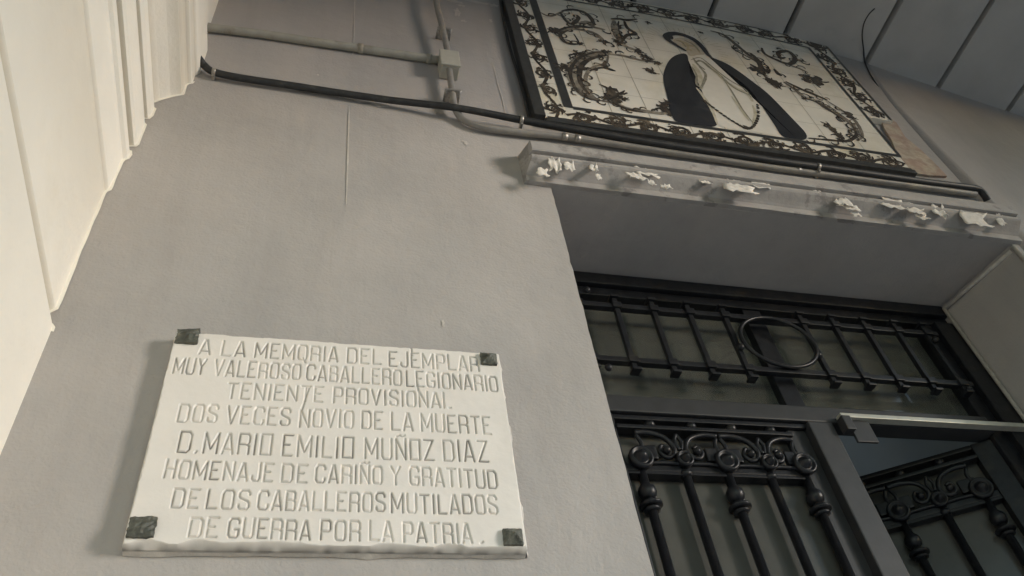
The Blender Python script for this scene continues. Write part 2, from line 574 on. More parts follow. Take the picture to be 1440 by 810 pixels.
# cream pier on the left with its moulded capital
K = 1.2
prof = [(-.3745, -1.333), (-.3745, .945), (-.375, .955), (-.380, .962), (-.389, .966), (-.390, .984), (-.385, .990), (-.3815, .994), (-.3815, 1.300), (-.3805, 1.306), (-.375, 1.312),
        (-.374, 1.322), (-.374, 1.405), (-.372, 1.412), (-.366, 1.418), (-.3635, 1.432), (-.367, 1.446), (-.375, 1.449), (-.375, 1.459), (-.362, 1.462), (-.358, 1.470),
        (-.358, 1.545), (-.362, 1.551), (-.373, 1.554), (-.373, 1.564), (-.357, 1.568), (-.3525, 1.582), (-.3525, 1.612), (-.363, 1.620), (-.363, 1.631),
        (-.348, 1.650), (-.330, 1.668), (-.310, 1.682), (-.3085, 1.688), (-.3085, 1.722), (-.305, 1.730), (-.2975, 1.735), (-.2955, 1.745), (-.2955, 1.770), (-.2905, 1.776),
        (-.2870, 1.786), (-.2870, 1.900), (-.30, 1.92), (-.30, 2.80)]
bm = NB()
P3 = [(x * K, 0.0, H + z * K) for x, z in prof]
ys = [0.02, -0.10, -0.3, -0.5, -0.7, -0.9, -1.02]
sweep(bm, P3, [(0, y, 0) for y in ys])
ends = [(P3[0][0], -1.0 * 1.02, 0)]
fr = [bm.verts.new((p[0], -1.02, p[2])) for p in P3]
fl = [bm.verts.new((-1.6, -1.02, p[2])) for p in P3]
for i in range(len(P3) - 1):
    bm.faces.new((fr[i], fr[i + 1], fl[i + 1], fl[i]))
bmesh.ops.remove_doubles(bm, verts=bm.verts[:], dist=0.0004)
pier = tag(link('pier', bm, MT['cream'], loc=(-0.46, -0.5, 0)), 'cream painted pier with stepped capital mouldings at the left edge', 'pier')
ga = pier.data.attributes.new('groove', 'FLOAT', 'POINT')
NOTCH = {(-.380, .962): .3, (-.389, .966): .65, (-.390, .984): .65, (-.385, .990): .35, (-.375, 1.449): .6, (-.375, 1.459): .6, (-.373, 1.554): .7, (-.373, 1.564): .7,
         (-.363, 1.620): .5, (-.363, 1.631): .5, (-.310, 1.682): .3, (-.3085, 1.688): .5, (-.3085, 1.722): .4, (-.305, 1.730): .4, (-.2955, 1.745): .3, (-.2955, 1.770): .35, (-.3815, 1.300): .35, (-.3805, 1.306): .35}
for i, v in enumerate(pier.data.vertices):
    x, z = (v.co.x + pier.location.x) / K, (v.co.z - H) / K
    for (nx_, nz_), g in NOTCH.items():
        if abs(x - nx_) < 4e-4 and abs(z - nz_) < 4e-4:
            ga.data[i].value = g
bm = NB()
path = []
for (x, z), (x2, z2) in zip(prof[1:38], prof[2:39]):
    d = math.hypot(x2 - x, z2 - z)
    for k in range(max(1, int(d / 0.02))):
        t = k / max(1, int(d / 0.02))
        path.append(Vector(((x + (x2 - x) * t) * K, 0, H + (z + (z2 - z) * t) * K)))
path = [p for p in path if p.z > 1.5]
L = []
for p in path:
    wv = 0.004 + 0.003 * (0.5 + noise.noise(Vector((p.z * 14, 1.3, p.x * 9))))
    L.append((bm.verts.new(p + Vector((-0.01, -0.0022, 0.0))), bm.verts.new(p + Vector((wv, -0.0016, -wv * 0.5)))))
for a, b in zip(L, L[1:]):
    bm.faces.new((a[0], a[1], b[1], b[0]))
link('paint_edge', bm, MT['cream'], pier, label='ragged cream paint line where the pier meets the grey wall')

# unseen street-side arcade, its openings and tall right block added to shape the light
bm = NB()
AY0, AY1 = -3.35, -2.95
def arcade_box(x0, x1, z0, z1):
    box(bm, (x0, AY0, z0), (x1, AY1, z1))
TOPZ = 4.95
OPEN = [(-2.5, 2.0, 3.9), (4.0, 6.7, 4.52)]
arcade_box(-7.2, OPEN[0][0], 0, TOPZ)
arcade_box(OPEN[0][1], OPEN[1][0], 0, TOPZ)
arcade_box(OPEN[1][1], 12.2, 0, 7.4)  # raised blocker keeping sun and sky off the right end of the wall
for a, b, z in OPEN:
    if a < 3:
        arcade_box(a, b, z, TOPZ)
arc = tag(link('light_shaping_arcade', bm, MT['wall'], loc=(3.0, -3.15, 0)), 'added unseen street side wall of the porch, its openings and tall right part shaping the sunlight', 'wall')
bm = NB()
box(bm, (-7.4, -3.35, 0), (-7.2, 0.3, TOPZ))
tag(link('end_wall', bm, MT['wall'], loc=(-7.3, -1.5, 0)), 'plain grey end wall closing the porch on the left', 'wall')
bm = NB()
box(bm, (12.2, -3.35, 0), (12.4, 0.3, TOPZ))
tag(link('end_wall', bm, MT['wall'], loc=(12.3, -1.5, 0)), 'plain grey end wall closing the porch on the right', 'wall')
bm = NB()
box(bm, (-7.4, -3.5, TOPZ), (3.7, 1.18, TOPZ + 0.2))
box(bm, (-1.0, 0.92, HC + .003), (2.6, 1.17, TOPZ))
tag(link('roof_slab', bm, MT['street'], loc=(2, 0, TOPZ)), 'flat roof slab over the porch and the hall behind the doors', 'roof')

# hall behind the doors, open to a tall yard added to bring in daylight

bm = NB()
vs = [bm.verts.new(p) for p in ((-1.0, DY + 0.1, HC), (2.6, DY + 0.1, HC), (2.6, 1.17, HC), (-1.0, 1.17, HC))]
bm.faces.new(vs)
struct('hall_ceiling', bm, MT['hall'])
bm = NB()
box(bm, (-0.9, 0.90, HC - 0.05), (2.40, 1.17, HC - 0.002), 0.004)
tag(link('ceiling_beam', bm, MT['wood'], loc=(0.8, 1.03, HC)), 'dark wooden beam crossing the hall ceiling behind the transom', 'beam')
bm = NB()
box(bm, (2.40, DY + 0.11, 0), (2.55, 4.2, 7.6))
tag(link('hall_wall', bm, MT['hall_blue'], loc=(2.45, 2, 0)), 'pale bluish side wall of the hall seen through the transom right end', 'wall')
bm = NB()
box(bm, (-1.0, 4.05, 0), (2.40, 4.2, 7.6))
tag(link('hall_wall', bm, MT['hall'], loc=(1, 4.1, 0)), 'back wall of the open yard added behind the hall to bring in daylight', 'wall')
bm = NB()
box(bm, (-1.0, DY + 0.11, 0), (-0.9, 4.05, 7.6))
tag(link('hall_wall', bm, MT['hall'], loc=(-0.95, 2, 0)), 'plain plaster side wall of the hall on the hinge side', 'wall')

# ================================================================== LEDGE OVER THE DOOR
LX0, LX1 = 0.535, 2.172
lp = [(0.0, 1.7945), (.0145, 1.7945), (.0155, 1.797), (.0155, 1.817), (.019, 1.820), (.022, 1.823), (.031, 1.830), (.042, 1.838), (.053, 1.846), (.0575, 1.851), (.0575, 1.861), (.046, 1.864),
      (.046, 1.870), (.063, 1.8725), (.0655, 1.876), (.0655, 1.914), (.063, 1.918), (.0, 1.930)]
ledge = thing('door_ledge', 'grey moulded ledge with peeling paint over the doorway', 'ledge', ((LX0 + LX1) / 2, 0, H + 1.79))
bm = NB()
nX = 60
rings = []
for i in range(nX + 1):
    x = LX0 + (LX1 - LX0) * i / nX
    rings.append([bm.verts.new((x + (0.018 * p / 0.065 if i == 0 else 0), -p - 0.0006 * noise.noise(Vector((x * 20, z * 20, 0))), H + z + 0.0025 * noise.noise(Vector((x * 4, 2.2, p * 30))))) for p, z in lp])
for a, b in zip(rings, rings[1:]):
    for k in range(len(lp) - 1):
        bm.faces.new((a[k], a[k + 1], b[k + 1], b[k]))
bm.faces.new(rings[0])
bm.faces.new(rings[-1][::-1])
link('moulding', bm, MT['ledge'], ledge)
def flake(px, py, wpx, hpx, curl, jag=0.22):
    curl *= 1.3
    bm = NB()
    c = at(px, py, -0.045)
    c2 = at(px + 10, py, -0.045)
    sc_ = (c2 - c).length / 10
    W, Hh = 1.15 * wpx * sc_, 1.25 * hpx * sc_
    nu, nv = 7, 6
    G = {}
    ph = random.random() * 50
    for i in range(nu + 1):
        for j in range(nv + 1):
            u = i / nu - .5
            v = j / nv - .5
            edge_ = max(abs(u), abs(v)) * 2
            jj = edge_ * jag
            x = u * W * (1 + jj * noise.noise(Vector((u * 3 + ph, v * 3, 0))) * 2) + W * 0.25 * noise.noise(Vector((v * 3, ph, 1)))
            z = v * Hh * (1 + jj * noise.noise(Vector((u * 4, v * 3 + ph, 4))) * 2) + Hh * 0.25 * noise.noise(Vector((u * 4, ph, 8)))
            y = -curl * (0.5 - v) ** 2 + 0.2 * curl * noise.noise(Vector((u * 4 + ph, v * 3, 9))) - (0.004 + 0.35 * z)
            G[i, j] = bm.verts.new(c + Vector((x, y, z)))
    for i in range(nu):
        for j in range(nv):
            f = bm.faces.new((G[i, j], G[i + 1, j], G[i + 1, j + 1], G[i, j + 1]))
            f.smooth = True
    o = link('paint_flake', bm, MT['flake'], ledge)
    sm = o.modifiers.new('thick', 'SOLIDIFY')
    sm.thickness = 0.0012
for f_ in ((778, 237, 14, 22, .014), (762, 246, 12, 12, .008), (800, 238, 12, 14, .010), (834, 240, 9, 12, .010), (841, 252, 6, 9, .006), (893, 252, 18, 12, .014), (908, 246, 22, 12, .010), (915, 262, 7, 9, .010),
           (935, 268, 11, 10, .014), (990, 259, 11, 5, .006), (1040, 270, 34, 14, .016), (1066, 262, 22, 14, .012), (1076, 253, 9, 10, .012), (1032, 262, 14, 10, .008), (1147, 272, 9, 9, .01),
           (1184, 289, 18, 12, .014), (1196, 297, 16, 10, .014), (1202, 304, 8, 8, .008), (1254, 291, 20, 13, .012), (1272, 287, 14, 8, .010), (1286, 301, 18, 10, .014), (1296, 309, 12, 9, .014), (1319, 301, 14, 14, .014), (1369, 312, 26, 18, .012), (1404, 312, 8, 12, .008)):
    flake(*f_)

# ================================================================== DOOR FRAME, TRANSOM, GATES
FL, FR = 0.585, 2.063
frame = thing('iron_door_frame', 'black iron door frame with a barred transom under the soffit', 'door frame', ((FL + FR) / 2, DY, 0))
def part(name, mat, parent, fn, label=None):
    b_ = NB()
    fn(b_)
    return link(name, b_, mat, parent, label=label)
def beam_top(b_):
    box(b_, (FL, DY, H + 1.745), (FR, DY + .07, HEAD - 0.002), 0.004)
    box(b_, (FL + .0, DY + .018, H + 1.712), (FR, DY + .065, H + 1.7452), 0.003)
part('top_beam', MT['iron'], frame, beam_top)
part('stile', MT['iron'], frame, lambda b_: box(b_, (FL, DY + .001, 0.0), (0.70, DY + .07, H + 1.7115), 0.004))
def stile_r(b_):
    box(b_, (1.985, DY + .001, 0.0), (FR - .004, DY + .07, H + 1.7115), 0.004)
    box(b_, (1.932, DY + .02, 0.0), (1.9852, DY + .066, H + 1.7113), 0.003)
part('stile', MT['iron'], frame, stile_r)
part('mullion', MT['iron'], frame, lambda b_: box(b_, (1.296, DY + .024, H + 1.3165), (1.358, DY + .064, H + 1.7112), 0.003))
part('transom_rail', MT['iron_grey'], frame, lambda b_: (box(b_, (0.7005, DY + .004, H + 1.262), (1.9315, DY + .06, H + 1.3155), 0.004),
                                                        box(b_, (0.7006, DY + .030, H + 1.3157), (1.9313, DY + .05, H + 1.335), 0.002)))
part('pane', MT['glass'], frame, lambda b_: (box(b_, (0.7005, DY + .050, H + 1.318), (1.2955, DY + .055, H + 1.711)),
                                            box(b_, (1.3585, DY + .050, H + 1.318), (1.9315, DY + .055, H + 1.711))))
GY = DY - 0.006
def rails(b_):
    box(b_, (0.70, GY - .010, H + 1.627), (1.945, GY + .010, H + 1.645), 0.002)
    box(b_, (0.70, GY - .010, H + 1.416), (1.945, GY + .010, H + 1.434), 0.002)
grille = part('transom_grille', MT['iron'], frame, rails)
bar_x = [0.737, 0.853, 0.968, 1.082, 1.197, 1.459, 1.571, 1.684, 1.797, 1.905]
for x in bar_x:
    def one(b_, x=x):
        box(b_, (x - .0075, GY - .0085, H + 1.392), (x + .0075, GY + .0065, H + 1.668), 0.002)
        box(b_, (x - .014, GY - .016, H + 1.6255), (x + .014, GY + .008, H + 1.6465), 0.002)
        box(b_, (x - .014, GY - .016, H + 1.4145), (x + .014, GY + .008, H + 1.4355), 0.002)
        box(b_, (x - .013, GY - .017, H + 1.6682), (x + .013, GY + .010, H + 1.677), 0.002)
        box(b_, (x - .013, GY - .02, H + 1.384), (x + .013, GY + .010, H + 1.3925), 0.002)
    part('grille_bar', MT['iron'], grille, one)
for ox, oz, rr, dy in ((1.328, 1.5305, 0.0985, -.018),):
    ring_pts = [(ox + rr * 1.2 * math.cos(2 * PI * k / 48), GY + dy, H + oz + rr * math.sin(2 * PI * k / 48)) for k in range(49)]
    part('grille_ring', MT['iron'], grille, lambda b_: tube(b_, ring_pts, 0.0062, 8, caps=False))
for x, z in ((1.197, 1.50), (0.772, 1.685), (0.772, 1.385), (1.912, 1.60), (1.912, 1.40), (1.444, 1.49)):
    part('rivet', MT['iron'], grille, lambda b_: lathe(b_, [(.010, 0), (.011, .005), (.008, .011), (.002, .014)], (x, GY - .010, H + z), 'y', 12))

# light drip rail over the right leaf, with the closer plate
trk = thing('door_track', 'pale metal door track along the rail above the right leaf', 'door track', (1.73, DY, H + 1.29))
part('rail', MT['track'], trk, lambda b_: box(b_, (1.412, DY - .022, H + 1.262), (2.057, DY + .002, H + 1.276), 0.002))
part('bracket', MT['iron_grey'], trk, lambda b_: (box(b_, (1.435, DY - .010, H + 1.190), (1.500, DY - .002, H + 1.2615), 0.002),
                                                 box(b_, (1.405, DY - .03, H + 1.215), (1.432, DY - .002, H + 1.2615), 0.003)))

# one gate leaf, modelled with its hinge at local x = 0 and running to -x (right leaf), mirrored for the left
LW = 0.60
ZT = H + 1.256
bx = [0.100, 0.214, 0.328, 0.444, 0.545]
def make_leaf(sign, root, free_face):
    def X(u):
        return sign * u
    def bx2(b_, u0, u1, y0, y1, z0, z1, bev=0.003):
        a, b = sorted((X(u0), X(u1)))
        box(b_, (a, y0, z0), (b, y1, z1), bev)
    def P(name, mat, fn, parent=root, label=None):
        b_ = NB()
        fn(b_)
        bmesh.ops.recalc_face_normals(b_, faces=b_.faces[:])
        me = bpy.data.meshes.new(name)
        b_.to_mesh(me)
        b_.free()
        me.materials.append(mat)
        o = bpy.data.objects.new(name, me)
        col.objects.link(o)
        o.parent = parent
        if label:
            o['label'] = label
        return o
    P('stile', MT['iron'], lambda b_: bx2(b_, 0.002, 0.06, 0, .045, 0.03, ZT))
    fs = P('stile', MT['iron_grey'], lambda b_: (bx2(b_, LW + .01, LW + .085, -.012, .045, 0.03, ZT, 0.004), bx2(b_, LW - .045, LW + .0098, .014, .044, 0.03, ZT - .0142)))
    P('rail', MT['iron'], lambda b_: bx2(b_, .0602, LW + .0098, .002, .04, ZT - .014, ZT))
    P('rail', MT['iron'], lambda b_: (bx2(b_, .0602, LW - .0455, -.004, .03, ZT - .046, ZT - .034), ))
    P('rail', MT['iron'], lambda b_: (bx2(b_, .0602, LW - .046, .004, .034, ZT - .168, ZT - .148), bx2(b_, .0602, LW - .046, .004, .034, ZT - .176, ZT - .1682, .001)))
    P('rail', MT['iron'], lambda b_: bx2(b_, .0602, LW - .046, .002, .036, 0.95, 1.0))
    P('kick_plate', MT['iron'], lambda b_: (bx2(b_, .0604, LW - .0455, .015, .03, 0.04, 0.9495), bx2(b_, .12, LW - .11, .007, .0148, 0.12, 0.87, .004)))
    P('pane', MT['sheet'], lambda b_: bx2(b_, .0606, LW - .0462, .036, .041, 1.0005, ZT - .015, 0))
    for u in [0.043 + 0.114 * k for k in range(0, 6)]:
        if .065 < u < LW:
            P('ball', MT['iron'], lambda b_: lathe(b_, [(0.0015, -.0145), (.008, -.012), (.0135, -.005), (.0145, 0), (.0135, .005), (.008, .012), (.0015, .0145)], (X(u), .010, ZT - .0245), 'y', 14))
    for k, u in enumerate(bx):
        big = (k % 2 == 0)
        zr = ZT - .137
        def rod(b_, u=u, big=big, zr=zr):
            tube(b_, [(X(u), .012, 1.0005), (X(u), .012, zr)], 0.0115, 12)
            if big:
                zc = zr - .085
                lathe(b_, [(.008, -.024), (.019, -.016), (.023, -.004), (.021, .008), (.012, .02), (.010, .026)], (X(u), .012, zc), 'z', 14)
                lathe(b_, [(.012, -.008), (.028, -.007), (.028, -.001), (.014, .003)], (X(u), .012, zc - .033), 'z', 16)
                lathe(b_, [(.012, -.008), (.020, -.006), (.020, -.001), (.012, .003)], (X(u), .012, zc - .046), 'z', 16)
            else:
                lathe(b_, [(.012, -.012), (.0165, -.006), (.0165, 0.0), (.012, .006)], (X(u), .012, zr - .03), 'z', 14)
        P('rod', MT['iron'], rod)
        r = 0.031 if big else 0.022
        P('rosette', MT['iron'], lambda b_: lathe(b_, [(r, -.004), (r * 1.02, .006), (r * .92, .013), (r * .74, .012), (r * .66, .006), (r * .52, .009), (r * .40, .018), (r * .18, .024), (.002, .025)], (X(u), -.002, zr), 'y', 22))
    # scrollwork between the rosettes
    def scrolls(b_):
        z0 = ZT - .137
        for k in range(len(bx) - 1):
            a, b = bx[k], bx[k + 1]
            if k % 2 == 1:
                a, b = b, a
            def q(t, dz, y=.0):
                return (X(a + (b - a) * t), y, z0 + dz)
            S = smooth_path([q(.02, .078), q(.35, .080), q(.70, .066), q(.86, .036), q(.78, .012), q(.60, .008), q(.50, .024), q(.58, .042), q(.69, .036)], 6)
            tube(b_, S, [0.0075 - 0.0025 * i / len(S) for i in range(len(S))], 8)
            lathe(b_, [(.010, 0), (.011, .006), (.007, .014), (.002, .016)], (q(.645, .025)[0], .0, z0 + .025), 'y', 12)
            S = smooth_path([q(.98, .030), q(.92, .055), q(1.0, .078)], 5)
            tube(b_, S, 0.005, 8)
            S = smooth_path([q(.05, .070), q(.12, .05), q(.10, .03)], 5)
            tube(b_, S, 0.0055, 8)
            S = smooth_path([q(.12, -.012), q(.5, -.009), q(.88, -.010)], 5)
            tube(b_, S, 0.005, 8)
            box(b_, (min(q(.0, 0)[0], q(.42, 0)[0]), -.003, z0 + .001), (max(q(.0, 0)[0], q(.42, 0)[0]), .010, z0 + .040), 0.003)
    P('scrollwork', MT['iron'], scrolls)
    return root
leaf_l = thing('iron_gate', 'closed left leaf of the wrought iron gate with scrolls and rosettes', 'gate', (0.704, DY + .008, 0), 'pair of iron gate leaves')
make_leaf(1, leaf_l, True)
leaf_r = thing('iron_gate', 'right leaf of the wrought iron gate, swung inward into the dark hall', 'gate', (1.930, DY + .03, 0), 'pair of iron gate leaves')
make_leaf(-1, leaf_r, True)
leaf_r.rotation_euler = (0, 0, -math.radians(32))

# ================================================================== MARBLE PLAQUE
PY = -0.026                                       # front face
pTL, pTR, pBR, pBL = at(246, 464, PY), at(705, 497.5, PY), at(740, 777, PY), at(174, 763, PY)
px0, px1 = (pTL.x + pBL.x) / 2, (pTR.x + pBR.x) / 2
pz0, pz1 = (pBL.z + pBR.z) / 2, (pTL.z + pTR.z) / 2
plaque = thing('marble_plaque', 'white marble memorial plaque with engraved lettering on the grey wall', 'plaque', ((px0 + px1) / 2, 0, (pz0 + pz1) / 2))
o_pts = [(.0, .2), (.0, .8), (.06, .93), (.2, 1), (.8, 1), (.94, .93), (1, .8), (1, .2), (.94, .07), (.8, 0), (.2, 0), (.06, .07), (0, .2)]
FONT = {
 'A': (1.0, [[(0, 0), (.42, 1), (.58, 1), (1, 0)], [(.17, .22), (.83, .22)]]),
 'B': (.95, [[(0, 0), (0, 1), (.8, 1), (.95, .9), (.95, .62), (.8, .53), (0, .53)], [(.8, .53), (1, .42), (1, .1), (.85, 0), (0, 0)]]),
 'C': (1.0, [[(1, .76), (1, .86), (.82, 1), (.2, 1), (0, .84), (0, .16), (.2, 0), (.82, 0), (1, .14), (1, .24)]]),
 'D': (1.0, [[(0, 0), (0, 1), (.76, 1), (1, .85), (1, .15), (.76, 0), (0, 0)]]),
 'E': (.9, [[(.95, 1), (0, 1), (0, 0), (.95, 0)], [(0, .52), (.62, .52)]]),
 'G': (1.0, [[(1, .76), (1, .86), (.82, 1), (.2, 1), (0, .84), (0, .16), (.2, 0), (.82, 0), (1, .14), (1, .42), (.6, .42)]]),
 'H': (.95, [[(0, 0), (0, 1)], [(1, 0), (1, 1)], [(0, .52), (1, .52)]]),
 'I': (.12, [[(.5, 0), (.5, 1)]]),
 'J': (.8, [[(1, 1), (1, .15), (.8, 0), (.25, 0), (0, .12), (0, .25)]]),
 'L': (.85, [[(0, 1), (0, 0), (1, 0)]]),
 'M': (1.25, [[(0, 0), (0, 1), (.5, .22), (1, 1), (1, 0)]]),
 'N': (1.0, [[(0, 0), (0, 1), (1, 0), (1, 1)]]),
 'O': (1.0, [o_pts]),
 'P': (.95, [[(0, 0), (0, 1), (.8, 1), (1, .88), (1, .55), (.8, .43), (0, .43)]]),
 'R': (1.0, [[(0, 0), (0, 1), (.8, 1), (1, .88), (1, .58), (.8, .47), (0, .47)], [(.72, .47), (1, .38), (1, 0)]]),
 'S': (.95, [[(1, .78), (1, .87), (.8, 1), (.2, 1), (0, .88), (0, .68), (.15, .57), (.85, .42), (1, .32), (1, .12), (.8, 0), (.2, 0), (0, .12), (0, .22)]]),
 'T': (.95, [[(0, 1), (1, 1)], [(.5, 1), (.5, 0)]]),
 'U': (1.0, [[(0, 1), (0, .15), (.18, 0), (.82, 0), (1, .15), (1, 1)]]),
 'V': (1.0, [[(0, 1), (.5, 0), (1, 1)]]),
 'Y': (1.0, [[(0, 1), (.5, .52), (1, 1)], [(.5, .52), (.5, 0)]]),
 'Z': (.95, [[(0, 1), (1, 1), (0, 0), (1, 0)]]),
 '.': (.15, [[(.3, .0), (.7, .06)]]),
 'Q': (1.0, [o_pts, [(.62, .08), (.92, -.2)]]),
 'Ñ': (1.0, [[(0, 0), (0, 1), (1, 0), (1, 1)], [(.1, 1.13), (.4, 1.19), (.65, 1.13), (.95, 1.19)]]),
 'o': (1.0, [[(0, 0), (0, 1), (1, 1), (1, 0), (0, 0)]]),       # the square O of the name line
 'l': (.85, [[(0, 1), (0, 0)], [(.75, .0), (1, 0.02)]]),        # an L whose foot is worn to a dot
}
LINES = [  # cap height in px, words: text, x, y of baseline start, x, y of baseline end
 (20.0, [('A', 279.4, 497.2, 294, 498), ('LA', 311, 499.8, 343.3, 501), ('MEMQRIA', 358, 501.7, 474, 508.3), ('DEL', 488.5, 509.7, 535, 511.9), ('EJEMPLAR', 547.5, 514.2, 673.5, 521.7)]),
 (21.0, [('MUY', 242.6, 523.9, 286, 526.4), ('VALEROSO', 300, 527.2, 421, 533.2), ('CABALLERO', 430.8, 534.0, 564, 541.2), ('LEGIONARIO', 572, 542.2, 700, 549.9)]),
 (21.2, [('TENIENTE', 318.5, 559.4, 453, 565.0), ('PROVISIONAl', 469, 565.7, 634, 573.9)]),
 (24.2, [('DOS', 248.8, 592, 303, 593.2), ('VECES', 317.5, 594.8, 406, 597.6), ('NOVIO', 421, 599.4, 495.8, 601), ('DE', 509, 601.8, 537.2, 603), ('LA', 551, 604, 580, 605.3), ('MUERTE', 593, 605.6, 690.7, 610.1)]),
 (28.4, [('D.', 249, 635, 276, 635.9), ('MARIo', 285, 636.5, 379.7, 639.3), ('EMILIo', 397, 640.3, 495.8, 643.5), ('MUÑoZ', 513.4, 644.2, 609.4, 646.8), ('DIAZ', 625, 647.2, 686.5, 649.3)]),
 (24.6, [('HOMENAJE', 230, 671.3, 382, 677), ('DE', 395.6, 677.5, 430.6, 678.5), ('CARIÑO', 443.5, 678, 536.5, 680), ('Y', 550, 681, 562.5, 681.3), ('GRATITUD', 577, 681.7, 699, 685.8)]),
 (26.0, [('DE', 240.6, 712.9, 276.7, 714), ('LOS', 289.5, 714.6, 348.5, 715.4), ('CABALLEROS', 362, 716, 540.5, 718.8), ('MUTILADOS', 550.8, 720.2, 699.4, 722.3)]),
 (26.8, [('DE', 264.6, 754.6, 304, 755.2), ('GUERRA', 319.6, 755, 435, 759), ('POR', 450.8, 758.8, 505.2, 760.2), ('LA', 520, 759.8, 552, 761.3), ('PATRIA', 568, 761.3, 663.5, 762.9), ('.', 674, 763, 681, 763)]),
]
RES = 0.00125
nxg = int(round((px1 - px0) / RES))
nzg = int(round((pz1 - pz0) / RES))
gx = np.linspace(px0, px1, nxg + 1)
gz = np.linspace(pz0, pz1, nzg + 1)
DIST = np.full((nzg + 1, nxg + 1), 1.0)
STR = np.zeros_like(DIST)
def carve(a, b, strength):
    m = 0.007
    i0, i1 = np.searchsorted(gx, [min(a[0], b[0]) - m, max(a[0], b[0]) + m])
    j0, j1 = np.searchsorted(gz, [min(a[1], b[1]) - m, max(a[1], b[1]) + m])
    if i0 >= i1 or j0 >= j1:
        return
    XX, ZZ = np.meshgrid(gx[i0:i1], gz[j0:j1])
    dx, dz = b[0] - a[0], b[1] - a[1]
    L2 = dx * dx + dz * dz + 1e-12
    t = np.clip(((XX - a[0]) * dx + (ZZ - a[1]) * dz) / L2, 0, 1)
    d = np.hypot(XX - a[0] - t * dx, ZZ - a[1] - t * dz)
    sub = DIST[j0:j1, i0:i1]
    ss = STR[j0:j1, i0:i1]
    ss[d < sub] = strength
    np.minimum(sub, d, out=sub)
rnd = random.Random(3)
for li, (cap, words) in enumerate(LINES):
    for text, xa, ya, xb, yb in words:
        A, B = at(xa, ya, PY), at(xb, yb, PY)
        T = at(xa + (xa - 540) * -0.0009 * cap, ya - cap, PY)
        hcap = T.z - A.z
        adv = [FONT[c][0] for c in text]
        gap = 0.52
        tot = sum(adv) + gap * (len(text) - 1)
        u = (B.x - A.x) / tot
        x = A.x
        for ch, a_ in zip(text, adv):
            wch = a_ * u
            f0 = (x - A.x) / max(B.x - A.x, 1e-6)
            zb = A.z + (B.z - A.z) * f0 + rnd.uniform(-.0006, .0006)
            hh = hcap * (1 + rnd.uniform(-.02, .02))
            st = rnd.choice((0.35, 0.5, 0.65, 0.85)) + (0.25 if li == 4 else 0)
            for stroke in FONT[ch][1]:
                for (u0, v0), (u1, v1) in zip(stroke, stroke[1:]):
                    carve((x + u0 * wch, zb + v0 * hh), (x + u1 * wch, zb + v1 * hh), st)
            x += wch + gap * u
# the long scratch under the third line, small ticks
for a, b in (((434, 546), (424, 577)), ((587, 541), (588, 549)), ((577, 470), (579, 500))):
    A, B = at(*a, PY), at(*b, PY)
    carve((A.x, A.z), (B.x, B.z), 0.6)
HW = 0.0030
XX, ZZ = np.meshgrid(gx, gz)
depth = 0.0030 * np.clip(1 - DIST / HW, 0, 1) ** 0.85
def vnoise(sx, sz, seed):
    """smooth value noise on the slab grid"""
    r = np.random.RandomState(seed)
    nx_, nz_ = int((px1 - px0) / sx) + 3, int((pz1 - pz0) / sz) + 3
    g = r.rand(nz_, nx_)
    u = (XX - px0) / sx
    v = (ZZ - pz0) / sz
    i, j = u.astype(int), v.astype(int)
    fu, fv = u - i, v - j
    fu, fv = fu * fu * (3 - 2 * fu), fv * fv * (3 - 2 * fv)
    return (g[j, i] * (1 - fu) + g[j, i + 1] * fu) * (1 - fv) + (g[j + 1, i] * (1 - fu) + g[j + 1, i + 1] * fu) * fv
und = 0.0010 * (vnoise(.05, .05, 1) - .5) + 0.0004 * (vnoise(.012, .012, 2) - .5)
eL, eR, eB, eT = XX - px0, px1 - XX, ZZ - pz0, pz1 - ZZ
nz1, nz2 = vnoise(.035, .035, 5), vnoise(.011, .011, 6)
def chip(e, lo, hi):
    wdt = lo + hi * np.clip(nz1 * 1.3 - .35, 0, 1) + .002 * nz2
    return np.clip(1 - e / wdt, 0, 1) ** 1.2
edge_drop = 0.012 * np.maximum.reduce([chip(eB, .003, .013), 0.6 * chip(eT, .001, .0035), 0.4 * chip(eL, .001, .0015), 0.4 * chip(eR, .001, .002)])
Yg = PY + depth + und + edge_drop
verts = np.stack([XX.ravel(), Yg.ravel(), ZZ.ravel()], 1)
W1 = nxg + 1
idx = np.arange((nzg + 1) * W1).reshape(nzg + 1, W1)
quads = np.stack([idx[:-1, :-1].ravel(), idx[:-1, 1:].ravel(), idx[1:, 1:].ravel(), idx[1:, :-1].ravel()], 1).tolist()
rim = list(idx[0, :]) + list(idx[1:, -1]) + list(idx[-1, -2::-1]) + list(idx[-2:0:-1, 0])
nv = len(verts)
rimv = verts[rim].copy()
rimv[:, 1] = -0.0005
verts = np.vstack([verts, rimv])
nr = len(rim)
for k in range(nr):
    quads.append([int(rim[k]), nv + k, nv + (k + 1) % nr, int(rim[(k + 1) % nr])])
base = np.array(plaque.location)
me = bpy.data.meshes.new('slab')
me.from_pydata((verts - base).tolist(), [], quads)
me.update()
ga = me.attributes.new('groove', 'FLOAT', 'POINT')
wear = np.clip(vnoise(.02, .02, 9) * 1.2, 0, 1)
gv = np.clip(1.0 - DIST / (HW * 0.75), 0, 1) * STR * (0.45 + 0.75 * wear)
gv = np.maximum(gv, 0.65 * np.clip(edge_drop / 0.012, 0, 1) * (0.5 + nz2))
gv = np.concatenate([gv.ravel(), np.full(nr, 0.55)]).astype(np.float32)
ga.data.foreach_set('value', np.clip(gv, 0, 1))
me.materials.append(MT['marble'])
slab = bpy.data.objects.new('slab', me)
slab.parent = plaque
col.objects.link(slab)

